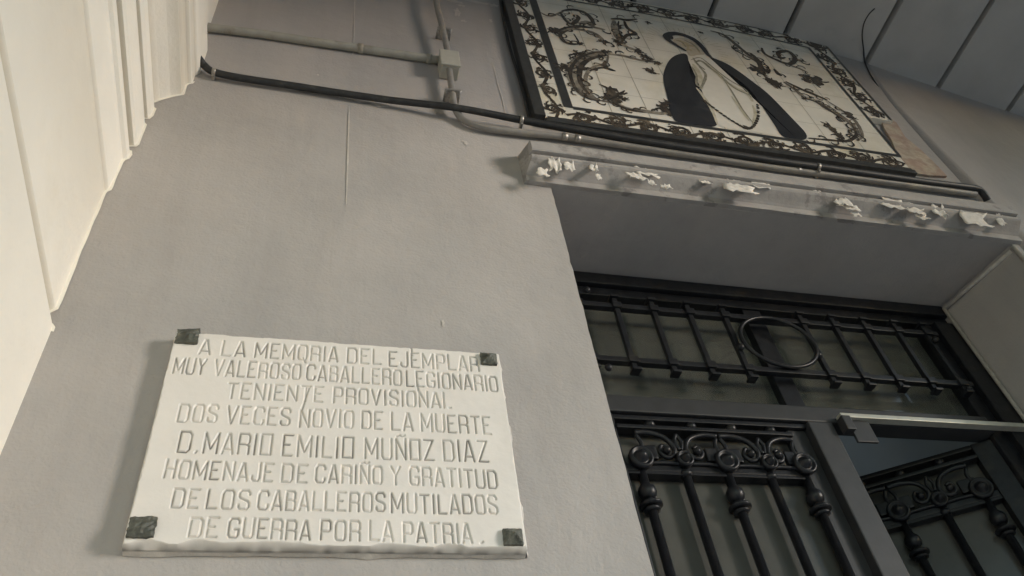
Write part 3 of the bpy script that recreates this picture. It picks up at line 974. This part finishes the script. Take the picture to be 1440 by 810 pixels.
def stud(px, py, size, h, rough, seed, tilt=0.0):
    c = at(px, py, PY - 0.002)
    r = random.Random(seed)
    bm = NB()
    n = 8
    G = {}
    for i in range(n + 1):
        for j in range(n + 1):
            u, v = i / n * 2 - 1, j / n * 2 - 1
            e = max(abs(u), abs(v))
            hh = h * (1 - e) + 0.004
            jx = rough * r.uniform(-1, 1) * size * .10
            jz = rough * r.uniform(-1, 1) * size * .10
            G[i, j] = bm.verts.new(c + Vector((u * size + jx, -hh - tilt * u + rough * r.uniform(-.002, .002), v * size * .88 + jz)))
    for i in range(n):
        for j in range(n):
            bm.faces.new((G[i, j], G[i + 1, j], G[i + 1, j + 1], G[i, j + 1]))
    rimk = [(i, 0) for i in range(n)] + [(n, j) for j in range(n)] + [(i, n) for i in range(n, 0, -1)] + [(0, j) for j in range(n, 0, -1)]
    low = [bm.verts.new(Vector((G[k].co.x, PY + 0.004, G[k].co.z))) for k in rimk]
    for k in range(len(rimk)):
        k2 = (k + 1) % len(rimk)
        bm.faces.new((G[rimk[k]], low[k], low[k2], G[rimk[k2]]))
    return link('corner_stud', bm, MT['bronze'], plaque)
stud(263.5, 474, 0.0195, 0.009, 0.65, 1, .003)['label'] = 'bent dark metal stud at the upper left corner'
stud(687, 505.5, 0.0165, 0.009, 0.4, 2)
stud(200, 742, 0.0190, 0.006, 0.65, 3)['label'] = 'flat corroded metal stud at the lower left corner'
stud(721, 756, 0.0165, 0.014, 0.15, 4)['label'] = 'pyramid shaped dark metal stud at the lower right corner'
# smear of mortar round the slab
bm = NB()
def fillet(A, B, nrm, wd, seed, h=0.012):
    n = 60
    L = []
    for i in range(n + 1):
        p = A.lerp(B, i / n)
        ww = wd * (0.7 + 0.9 * noise.noise(Vector((i * .13, seed, 0))) + 0.3 * noise.noise(Vector((i * .5, seed, 3))))
        ww = max(ww, 0.002)
        L.append((bm.verts.new(p + Vector((0, -h, 0))), bm.verts.new(p + nrm * ww + Vector((0, -0.0012, 0)))))
    for a, b in zip(L, L[1:]):
        f = bm.faces.new((a[0], a[1], b[1], b[0]))
        f.smooth = True
c0 = lambda x, z: Vector((x, 0, z))
fillet(c0(px1 - .001, pz0), c0(px1 - .001, pz1), Vector((1, 0, 0)), 0.010, 2.0, 0.018)
fillet(c0(px0, pz0 + .001), c0(px1, pz0 + .001), Vector((0, 0, -1)), 0.005, 5.0)
fillet(c0(px0, pz1 - .001), c0(px1, pz1 - .001), Vector((0, 0, 1)), 0.004, 8.0)
link('mortar_edge', bm, MT['mortar'], plaque)

# ================================================================== TILE PICTURE
TY = -0.022                                       # front of the tiles
def bow(x):
    """sag of the upper courses along the panel"""
    t = (x - 1.33) / 0.60
    return (0.004 - 0.030 * t * t - 0.016 * t)
def top_of(x, z):
    f_ = max(0.0, min(1.0, (z - 2.30 - H) / 0.75))
    return z + bow(x) * f_
X0, X1, Z0, Z1 = 0.605, 2.052, H + 2.128, H + 3.185
IX0, IX1, IZ0, IZ1 = 0.745, 1.936, H + 2.225, H + 3.075
panel = thing('tile_panel', 'painted ceramic tile picture of a veiled praying figure above the door ledge', 'tile picture', ((X0 + X1) / 2, 0, Z0))
def sheet(bm, x0, x1, z0, z1, y, n=16, m=8):
    G = {}
    for i in range(n + 1):
        for j in range(m + 1):
            x = x0 + (x1 - x0) * i / n
            z = z0 + (z1 - z0) * j / m
            G[i, j] = bm.verts.new((x, y, top_of(x, z)))
    for i in range(n):
        for j in range(m):
            bm.faces.new((G[i, j], G[i + 1, j], G[i + 1, j + 1], G[i, j + 1]))
    rk = [(i, 0) for i in range(n)] + [(n, j) for j in range(m)] + [(i, m) for i in range(n, 0, -1)] + [(0, j) for j in range(m, 0, -1)]
    low = [bm.verts.new((G[k].co.x, -0.0005, G[k].co.z)) for k in rk]
    for k in range(len(rk)):
        k2 = (k + 1) % len(rk)
        bm.faces.new((G[rk[k]], low[k], low[k2], G[rk[k2]]))
bm = NB()
sheet(bm, X0 + .036, 1.938, Z0, Z1, TY)
sheet(bm, 1.9382, X1, H + 2.49, Z1, TY, 4, 6)
link('tile_field', bm, MT['tile'], panel)
bm = NB()
def line_x(z, x0, x1, wd, y, mat=None):
    ribbon(bm, [Vector((x0 + (x1 - x0) * i / 14, y, top_of(x0 + (x1 - x0) * i / 14, z))) for i in range(15)], wd, 0.0004, taper=False, n=1)
def line_z(x, z0, z1, wd, y):
    ribbon(bm, [Vector((x, y, top_of(x, z0 + (z1 - z0) * i / 8))) for i in range(9)], wd, 0.0004, taper=False, n=1)
for k in range(1, 9):
    line_z(IX0 + .1323 * k, Z0 + .005, Z1 - .01, 0.0022, TY)
for k in range(1, 7):
    line_x(IZ0 + .1323 * k, X0 + .04, 1.93, 0.0014, TY)
link('grout_line', bm, MT['grout'], panel)
# dark bands: broad strip on the left, thin lines round the picture, outer frame
bm = NB()
box(bm, (X0, -0.034, Z0 - .004), (X0 + .0355, -0.001, Z1), 0.003)
link('outer_frame', bm, MT['band'], panel, label='charcoal strip framing the picture on the left')
bm = NB()
box(bm, (X0 + .036, -0.027, Z0 - .022), (1.95, -0.001, Z0 - .0008), 0.002)
link('outer_frame', bm, MT['band'], panel, label='dark strip under the lower border')
bm = NB()
ribbon(bm, [Vector((0.730, TY, top_of(.73, z))) for z in (IZ0 - .012, H + 2.5, H + 2.8, IZ1 + .006)], 0.031, 0.0010, taper=False, n=1)
line_x(IZ1 + .004, .745, 1.945, 0.011, TY - .0006)
line_x(IZ0 - .010, .745, 1.945, 0.017, TY - .0006)
ribbon(bm, [Vector((1.940, TY - .0006, top_of(1.94, z))) for z in (IZ0 - .012, H + 2.5, H + 2.8, IZ1 + .006)], 0.013, 0.0004, taper=False, n=1)
ribbon(bm, [Vector((2.047, TY - .0006, top_of(2.047, z))) for z in (H + 2.495, H + 2.8, Z1 - .02)], 0.012, 0.0004, taper=False, n=1)
line_x(Z1 - .018, .65, 2.05, 0.010, TY - .0006)
line_x(Z0 + .008, .65, 1.945, 0.012, TY - .0006)
link('frame_band', bm, MT['band'], panel)
# running scroll border
bmB = NB()
def border(path_fn, length, half, seed):
    r = random.Random(seed)
    n = int(length / 0.105)
    per = length / n
    pts = []
    for i in range(n * 8 + 1):
        s_ = i / 8 * per
        pts.append(path_fn(s_, half * 0.40 * math.sin(2 * PI * s_ / per / 2)))
    ribbon(bmB, pts, half * 0.30, 0.0007, taper=False, n=1, rough=0.15)
    for k in range(n):
        s0 = (k + 0.5) * per
        sg = -1 if k % 2 == 0 else 1
        # volute filling the bay
        vol = []
        for q in range(12):
            a = q / 11 * 1.6 * 2 * PI + PI * (k % 2)
            rr = half * (0.66 - 0.46 * q / 11)
            vol.append(path_fn(s0 + rr * math.cos(a) * 1.05, sg * half * 0.12 + rr * math.sin(a)))
        ribbon(bmB, vol, half * 0.34, 0.0008, taper=True, n=3, rough=0.2)
        for q in range(11):
            a = r.random() * 2 * PI
            rr = half * r.uniform(0.55, 1.15)
            c_ = path_fn(s0 + rr * math.cos(a) * 1.1, max(-half * .84, min(half * .84, rr * math.sin(a))))
            blob(bmB, c_, half * r.uniform(0.07, 0.17), 0.0009 + q * .00004, n=9, jag=0.6, sx=r.uniform(.6, 1.6), sz=r.uniform(.6, 1.4))
        blob(bmB, path_fn(s0, sg * half * .12), half * 0.13, 0.0011, n=8)
        for q in range(6):
            a0 = r.random() * 2 * PI
            leaf = [path_fn(s0 + half * (.4 + .25 * i) * math.cos(a0 + .35 * i), max(-half * .9, min(half * .9, half * (.4 + .25 * i) * math.sin(a0 + .35 * i)))) for i in range(4)]
            ribbon(bmB, leaf, half * 0.22, 0.0010, taper=True, n=3, rough=0.3)
def pz(x, z):
    return Vector((x, TY, top_of(x, z)))
border(lambda s_, o: pz(0.678 + o, H + 2.14 + s_), 1.02, 0.036, 1)
border(lambda s_, o: pz(0.715 + s_, IZ0 - .060 + o), 1.22, 0.043, 2)
border(lambda s_, o: pz(0.715 + s_, IZ1 + .050 + o), 1.33, 0.043, 3)
border(lambda s_, o: pz(1.993 + o, H + 2.50 + s_), 0.66, 0.045, 4)
link('painted_border', bmB, MT['paint_dark'], panel)

# the picture: dark scrolls left and right
def A5(x, y):
    return at(740 + x / 4.5, y / 4.5, TY)
def A6(x, y):
    return at(900 + x / 4.05, 20 + y / 4.05, TY)
def A7(x, y):
    return at(1060 + x / 4.05, 60 + y / 4.05, TY)
bmD, bmM, bmO = NB(), NB(), NB()
fig = None
def st(b_, fn, pts, wd, th=0.0007, rough=0.12, taper=True):
    if fn is not A6 or wd > .0125:
        wd = wd * (1.45 if b_ is not fig else 1)
    W = [fn(*p) for p in pts]
    ribbon(b_, W, wd, th, taper=taper, rough=rough)
    if b_ is fig or wd < .009:
        return
    S = smooth_path(W, 6)
    acc = 0
    for i in range(1, len(S) - 1):
        acc += (S[i] - S[i - 1]).length
        if acc < 0.034:
            continue
        acc = random.uniform(-.02, .01)
        t = (S[i + 1] - S[i - 1]).normalized()
        nn = Vector((-t.z, 0, t.x)) * random.choice((-1, 1))
        ln = random.uniform(.016, .036)
        p0 = S[i] + nn * wd * .3
        ribbon(bmD, [p0, p0 + nn * ln * .6 + t * ln * .3, p0 + nn * ln * .7 + t * ln * .9, p0 + nn * ln * .3 + t * ln * 1.1], random.uniform(.005, .009), th + .0004, n=3, rough=.25)
def spray(fn, x, y, r, th=0.0010):
    c_ = fn(x, y)
    for q in range(6):
        a = random.random() * 2 * PI
        blob(bmD, c_ + Vector((math.cos(a) * r * .75, 0, math.sin(a) * r * .75)), r * random.uniform(.28, .5), th + q * .00003, n=9, jag=.5)
    blob(bmD, c_, r * .62, th + .0003, n=12, jag=.5)
    for q in range(3):
        a = random.random() * 2 * PI
        ribbon(bmD, [c_ + Vector((math.cos(a + .2 * i) * r * .55 * i, 0, math.sin(a + .2 * i) * r * .55 * i)) for i in range(4)], r * .3, th + .0002, n=3, rough=.3)
st(bmM, A5, [(90, 80), (140, 102), (190, 92), (240, 68)], .009)
st(bmD, A5, [(225, 70), (300, 62), (370, 82), (415, 125), (425, 165)], .015)
st(bmD, A5, [(215, 78), (250, 130), (290, 152), (330, 118), (320, 95)], .013)
st(bmM, A5, [(330, 150), (390, 140), (420, 170), (500, 190)], .016, .0009)
st(bmD, A5, [(200, 195), (260, 180), (330, 168), (420, 178)], .016, .0008)
st(bmM, A5, [(215, 205), (280, 185), (350, 190), (430, 212), (480, 250), (500, 285)], .013, .0010)
st(bmD, A5, [(260, 195), (215, 220), (240, 264), (290, 280), (350, 278)], .012, .0011)
st(bmD, A5, [(300, 215), (325, 255), (340, 290)], .005, .0011)
spray(A5, 180, 195, .026)
spray(A5, 493, 268, .020)
spray(A5, 345, 278, .012)
st(bmD, A5, [(535, 122), (580, 120), (640, 128), (700, 122)], .013)
st(bmM, A5, [(555, 130), (562, 200), (590, 262)], .020, .0009)
st(bmD, A5, [(585, 135), (580, 190), (605, 250)], .008, .0011)
st(bmD, A5, [(620, 135), (640, 178), (690, 214), (635, 225), (602, 268)], .014, .0010)
st(bmM, A5, [(595, 270), (640, 300), (720, 328)], .014, .0012)
for x, y, r in ((590, 272, .022), (712, 322, .020), (765, 365, .020), (830, 400, .015), (770, 145, .012)):
    spray(A5, x, y, r)
st(bmM, A5, [(540, 330), (440, 340), (360, 368), (308, 420), (296, 480), (330, 560), (390, 610), (465, 638)], .034, .0008)
st(bmD, A5, [(540, 328), (430, 336), (345, 362), (290, 420), (280, 485), (318, 570), (385, 622), (465, 640)], .009, .0012)
st(bmD, A5, [(515, 350), (420, 370), (355, 410), (335, 470), (350, 540), (400, 600)], .014, .0013)
st(bmM, A5, [(520, 345), (502, 400), (430, 425), (385, 465), (375, 515), (395, 580), (445, 625)], .010, .0010)
st(bmD, A5, [(565, 452), (500, 425), (500, 385)], .012, .0011)
st(bmD, A5, [(560, 450), (480, 430), (400, 450)], .008, .0012)
st(bmM, A5, [(515, 345), (600, 352), (680, 372), (740, 386), (800, 390)], .012, .0010)
for x, y, r in ((330, 340, .022), (245, 430, .026), (545, 590, .036), (560, 640, .026), (520, 625, .018), (600, 620, .018), (790, 450, .020), (500, 330, .016), (760, 385, .016), (740, 355, .012), (870, 690, .030), (885, 655, .018), (905, 720, .016)):
    spray(A5, x, y, r)
st(bmM, A5, [(465, 637), (560, 655), (650, 692), (760, 706), (860, 718), (930, 695)], .015, .0009)
st(bmD, A5, [(540, 650), (640, 692), (740, 712)], .009, .0012)
link('painted_scrollwork', bmD, MT['paint_dark'], panel, label='dark brown scrolls and leaf sprays left of the figure')
link('painted_scrollwork', bmM, MT['paint_mid'], panel, label='lighter brown scroll bodies left of the figure')
bmD, bmM = NB(), NB()
# right hand scrolls
st(bmD, A7, [(45, 30), (60, 62), (120, 95), (200, 122), (235, 92), (195, 50), (140, 58), (150, 88), (180, 85)], .016)
st(bmM, A7, [(190, 125), (250, 145), (310, 172)], .009)
st(bmD, A7, [(115, 150), (140, 180), (160, 188)], .014)
spray(A7, 345, 212, .040)
spray(A7, 300, 212, .022)
st(bmM, A7, [(215, 95), (260, 100), (300, 112)], .012)
st(bmD, A7, [(-20, 60), (20, 100), (45, 150), (60, 190)], .018)
spray(A7, 30, 158, .030)
spray(A7, 70, 160, .018)
st(bmM, A7, [(60, 190), (100, 225), (130, 262)], .016)
spray(A7, 125, 235, .026)
spray(A7, 90, 215, .018)
st(bmM, A7, [(170, 225), (230, 265), (290, 312), (350, 332), (420, 378), (490, 415), (560, 470), (590, 525), (540, 558)], .018, .0009)
st(bmD, A7, [(180, 222), (260, 262), (340, 295), (420, 330)], .014, .0011)
st(bmD, A7, [(290, 318), (350, 338), (430, 385), (520, 450)], .007, .0012)
st(bmM, A7, [(420, 335), (500, 385), (580, 450), (618, 530), (585, 558)], .010, .0010)
st(bmD, A7, [(560, 470), (582, 520), (560, 550), (520, 562), (420, 555), (310, 545)], .010, .0012)
for x, y, r in ((545, 415, .022), (560, 430, .014), (430, 480, .022), (455, 500, .018), (480, 530, .020), (500, 555, .014), (290, 320, .014)):
    spray(A7, x, y, r)
link('painted_scrollwork', bmM, MT['paint_mid'], panel, label='lighter brown scroll bodies at the right of the picture')
bmM = NB()
st(bmM, A6, [(400, 95), (470, 115), (530, 160), (590, 210), (650, 260), (690, 300)], .014)
st(bmD, A6, [(430, 100), (510, 140), (580, 200), (640, 250)], .006, .0011)
st(bmD, A6, [(520, 185), (540, 205), (600, 236), (680, 282)], .010)
spray(A6, 660, 318, .024)
spray(A6, 545, 195, .012)
spray(A6, 740, 380, .018)
spray(A6, 345, 104, .010)
link('painted_scrollwork', bmD, MT['paint_dark'], panel, label='dark brown scrolls and leaf sprays right of the figure')
link('painted_scrollwork', bmM, MT['paint_mid'], panel, label='lighter brown scroll bodies right of the figure')
# glow of short rays about the head
for k in range(26):
    a = -0.5 + k / 25 * 3.6
    c_ = A6(270, 190)
    d_ = Vector((math.cos(a), 0, math.sin(a)))
    ribbon(bmO, [c_ + d_ * .135, c_ + d_ * random.uniform(.155, .19)], .004, 0.0007, n=1)
for (x, y, r) in ((760, 180, .03), (800, 230, .02), (690, 365, .022), (700, 470, .03), (640, 370, .02)):
    pass
link('painted_rays', bmO, MT['paint_olive'], panel)
MT['shade'] = mk_mat('pale_olive_glaze', (0.50, 0.46, 0.33), 0.22, var=0.12, var_scale=20, base2=(0.62, 0.57, 0.44), thr=(0.4, 0.6))
MT['ochre'] = mk_mat('ochre_glaze', (0.47, 0.40, 0.26), 0.22, var=0.15, var_scale=20)
fig = NB()
for pts, wd in (([(300, 285), (330, 330), (345, 385), (350, 430)], .022), ([(330, 262), (380, 290), (440, 340), (480, 385)], .018), ([(480, 380), (540, 420), (610, 455), (640, 500)], .022), ([(520, 470), (570, 540), (620, 610)], .012),
                ([(320, 420), (360, 470), (410, 550), (440, 630)], .014), ([(640, 520), (655, 570), (640, 630)], .012)):
    st(fig, A6, pts, wd, .0017)
link('painted_shading', fig, MT['shade'], panel, label='pale olive shading on the robe')
fig = NB()
for pts, wd in (([(215, 150), (245, 160), (272, 185), (268, 208)], .014), ([(285, 160), (315, 185), (340, 222)], .012), ([(238, 172), (256, 188)], .008)):
    st(fig, A6, pts, wd, .0016)
for x, y, r in ((262, 168, .008), (290, 182, .008), (282, 205, .007)):
    blob(fig, A6(x, y), r, .0018, n=10, jag=.2, sx=1.6)
link('painted_features', fig, MT['ochre'], panel, label='faint ochre features of the face')
# veiled figure
fig = NB()
poly(fig, [A6(*p) for p in ((268, 224), (215, 228), (170, 255), (140, 310), (130, 360), (140, 420), (158, 480), (166, 545), (185, 590), (205, 618), (330, 634), (450, 648), (415, 575), (370, 495), (325, 425), (296, 375), (282, 320), (276, 270))], 0.0016, n=4)
poly(fig, [A6(*p) for p in ((385, 238), (430, 256), (490, 280), (560, 325), (640, 385), (720, 445), (790, 515), (850, 580), (900, 630), (955, 690), (940, 722), (870, 712), (805, 700), (770, 640), (730, 580), (690, 520), (650, 462), (610, 415), (545, 365), (480, 318), (430, 282))], 0.0016, n=4)
link('painted_mantle', fig, MT['mantle'], panel, label='dark mantle falling either side of the pale figure')
fig = NB()
poly(fig, [A6(*p) for p in ((276, 262), (300, 240), (350, 236), (390, 245), (440, 290), (500, 335), (560, 378), (612, 420), (652, 468), (690, 525), (735, 590), (770, 645), (800, 698), (640, 672), (450, 648), (415, 575), (370, 495), (325, 425), (296, 375), (282, 320))], 0.0013, n=4)
link('painted_robe', fig, MT['robe'], panel, label='plain white robe')
fig = NB()
poly(fig, [A6(*p) for p in ((180, 150), (215, 132), (270, 140), (330, 175), (380, 232), (330, 232), (280, 246), (262, 205), (215, 185))], 0.0012, n=4)
link('painted_face', fig, MT['skin'], panel, label='pale head inside the halo')
fig = NB()
st(fig, A6, [(262, 212), (205, 178), (160, 148), (150, 125), (190, 112), (250, 122), (310, 150), (355, 192), (385, 232), (420, 262)], .030, .0020, rough=.05)
blob(fig, A6(160, 130), .022, .0021, n=14, jag=.1)
link('painted_halo', fig, MT['mantle'], panel, label='dark halo ring round the head')
fig = NB()
for pts, wd in (([(290, 262), (340, 250), (390, 285), (450, 335), (520, 385), (600, 432), (632, 480)], .008), ([(310, 275), (350, 270), (400, 310), (465, 355)], .012), ([(295, 300), (320, 350), (322, 400), (345, 420)], .010),
                ([(335, 300), (372, 345), (360, 395), (340, 430)], .012), ([(465, 355), (478, 372), (540, 425), (620, 462)], .010), ([(475, 375), (520, 440), (580, 540), (645, 625)], .007), ([(300, 250), (330, 290), (370, 320)], .010),
                ([(205, 150), (240, 165), (262, 190)], .008), ([(250, 150), (300, 175), (340, 215)], .008)):
    st(fig, A6, pts, wd, .0019)
link('painted_folds', fig, MT['fold'], panel)
fig = NB()
ros = smooth_path([A6(*p) for p in ((365, 495), (385, 512), (440, 553), (500, 595), (560, 632), (605, 655), (640, 645), (660, 618), (672, 580), (668, 520))], 8)
for i, p in enumerate(ros):
    if i % 3 != 2:
        blob(fig, p, .0062, .0024, n=8, jag=.2)
blob(fig, A6(600, 645), .012, .0026, n=8, jag=.5)
link('painted_rosary', fig, MT['paint_dark'], panel, label='string of dark rosary beads over the robe')
# bare mortar where the border tiles of the lower right corner are lost
bm = NB()
pt = [(1240, 168), (1252, 168), (1263, 176), (1275, 196), (1296, 213), (1316, 232), (1334, 251), (1310, 250), (1283, 246), (1268, 228), (1256, 200), (1246, 184)]
prism(bm, [at(x, y, -0.0005) + Vector((-.012, 0, 0)) for x, y in pt], 0.009)
link('mortar_patch', bm, MT['salmon'], panel, label='bare salmon mortar where border tiles are missing')

# ================================================================== PIPES AND CABLES
bm = NB()
hp = [at(250, 32, -.014), at(284, 37.5, -.014), at(370, 48, -.014), at(440, 58.5, -.014), at(505, 68, -.014), at(560, 76, -.014), at(618, 85, -.014)]
c1 = thing('conduit', 'straight pale conduit running from the pier to the junction box', 'conduit', tuple(hp[3]), 'conduits on the porch wall')
tube(bm, smooth_path(hp, 4), 0.0140, 12)
link('pipe', bm, MT['pipe'], c1)
for px, py in ((507, 68.2), (603, 82.5)):
    bm = NB()
    p = at(px, py, -.014)
    d = (hp[-1] - hp[1]).normalized()
    tube(bm, [p - d * .008, p + d * .008], 0.0165, 12)
    link('coupling', bm, MT['pipe'], c1)

vp = [at(606, -60, -.046), at(613, 0, -.046), at(622, 38, -.042), at(628.5, 68, -.036), at(631, 92, -.034), at(636, 130, -.030), at(640, 152, -.026), at(650, 167, -.015), at(668, 176, -.015), at(700, 182.5, -.016),
      at(760, 189, -.017), at(800, 193.5, -.017), at(900, 208, -.018), at(1000, 223, -.018), at(1080, 235, -.018), at(1180, 248, -.018), at(1280, 261, -.018), at(1345, 270, -.018), at(1372, 273.5, -.018)]
c2 = thing('conduit', 'bent grey conduit dropping through the junction box and turning along the ledge', 'conduit', tuple(vp[4]), 'conduits on the porch wall')
bm = NB()
tube(bm, smooth_path(vp, 5), 0.0105, 12)
link('pipe', bm, MT['pipe_grey'], c2)
for px, py, vert in ((625, 41, 1), (637, 128, 1), (794, 192.5, 0), (812, 195, 0), (1122, 240, 0)):
    p = at(px, py, -.038 if vert else -.018)
    bm = NB()
    if vert:
        box(bm, (p.x - .018, p.y - .006, p.z - .005), (p.x + .018, -0.001, p.z + .005), 0.002)
        tube(bm, [p + Vector((-.020, -.006, 0)), Vector((p.x - .020, -0.001, p.z))], .005, 8)
        tube(bm, [p + Vector((.020, -.006, 0)), Vector((p.x + .020, -0.001, p.z))], .005, 8)
    else:
        tube(bm, [p - Vector((.008, 0, 0)), p + Vector((.008, 0, 0))], 0.0118, 12)
    link('clip', bm, MT['clip'], c2)

jb = thing('junction_box', 'small cream junction box where the two conduits meet', 'junction box', tuple(at(632, 84, 0)))
a = at(618, 70, -.045)
b = at(647, 97, -.045)
bm = NB()
box(bm, (a.x, -0.046, b.z + .004), (b.x, -0.001, a.z - .010), 0.004)
link('box_body', bm, MT['box'], jb)
bm = NB()
box(bm, (a.x - .002, -0.054, b.z + .002), (b.x + .002, -0.0462, a.z - .008), 0.003)
link('lid', bm, MT['box'], jb)

cp = [at(262, 55, -.05), at(278, 80, -.035), at(288, 93, -.018), at(300, 101, -.016), at(330, 108, -.016), at(400, 119, -.016), at(470, 130, -.017), at(540, 139.5, -.020), at(600, 146.5, -.028), at(645, 152, -.036),
      at(690, 160, -.034), at(735, 169, -.032), at(800, 181, -.034), at(900, 198, -.034), at(1000, 213, -.034), at(1080, 225, -.034), at(1180, 239, -.034), at(1270, 252, -.032), at(1340, 261, -.030), at(1366, 264, -.028), at(1377, 267, -.026), at(1384, 274, -.020), at(1388, 281, -.010)]
cb = thing('cable', 'thick black cable sagging across the wall and along under the tile picture', 'cable', tuple(cp[5]))
bm = NB()
sp = [p + Vector((0, 0, 0.0035 * noise.noise(Vector((p.x * 5, 1.7, 0))))) for p in smooth_path(cp, 6)]
rs = [0.0103 + 0.0018 * max(0, min(1, (p.x - .4) / .4)) for p in sp]
tube(bm, sp, rs, 12)
link('sheath', bm, MT['cable'], cb)
for px, py, y in ((301, 101.5, -.016), (733, 168.8, -.032), (1150, 235, -.034)):
    p = at(px, py, y)
    bm = NB()
    d = Vector((1, 0, -.05)).normalized()
    tube(bm, [p - d * .005, p + d * .005], 0.0136 if px > 500 else .0118, 12)
    box(bm, (p.x - .004, p.y, p.z - .020), (p.x + .004, -0.001, p.z - .006), 0.001)
    link('clip', bm, MT['clip'], cb)
# thinner black lead along the left side of the tile picture
bm = NB()
tl = [at(700, -30, -.012), at(706, 16, -.012), at(715, 60, -.012), at(727, 100, -.012), at(737, 135, -.012), at(744, 166, -.014)]
tag(link('thin_cable', smooth_bm if False else (tube(bm, smooth_path(tl, 5), 0.0055, 8) or bm), MT['cable'], loc=tuple(tl[3])), 'thin black lead running down beside the left edge of the tile picture', 'cable')
# stray wire hanging from the ceiling joint at the corner
bm = NB()
def under_ceiling(px, py, drop):
    d = ray(px, py)
    x = 2.2
    for _ in range(8):
        t = (ceil_z(x) - drop - CAM.z) / d.z
        x = CAM.x + d.x * t
    return CAM + d * t
wp = [under_ceiling(1230, 12, .02), under_ceiling(1222, 20, .03), under_ceiling(1215, 33, .035), under_ceiling(1212.5, 50, .025), under_ceiling(1214.5, 70, .012), at(1216.5, 88, -.006), at(1226, 108, -.004), at(1238, 126, .004), at(1252, 146, .016)]
tag(link('wire', (tube(bm, smooth_path(wp, 6), 0.0028, 6) or bm), MT['cable'], loc=tuple(wp[5])), 'stray thin wire curling from the ceiling joint at the wall corner', 'wire')
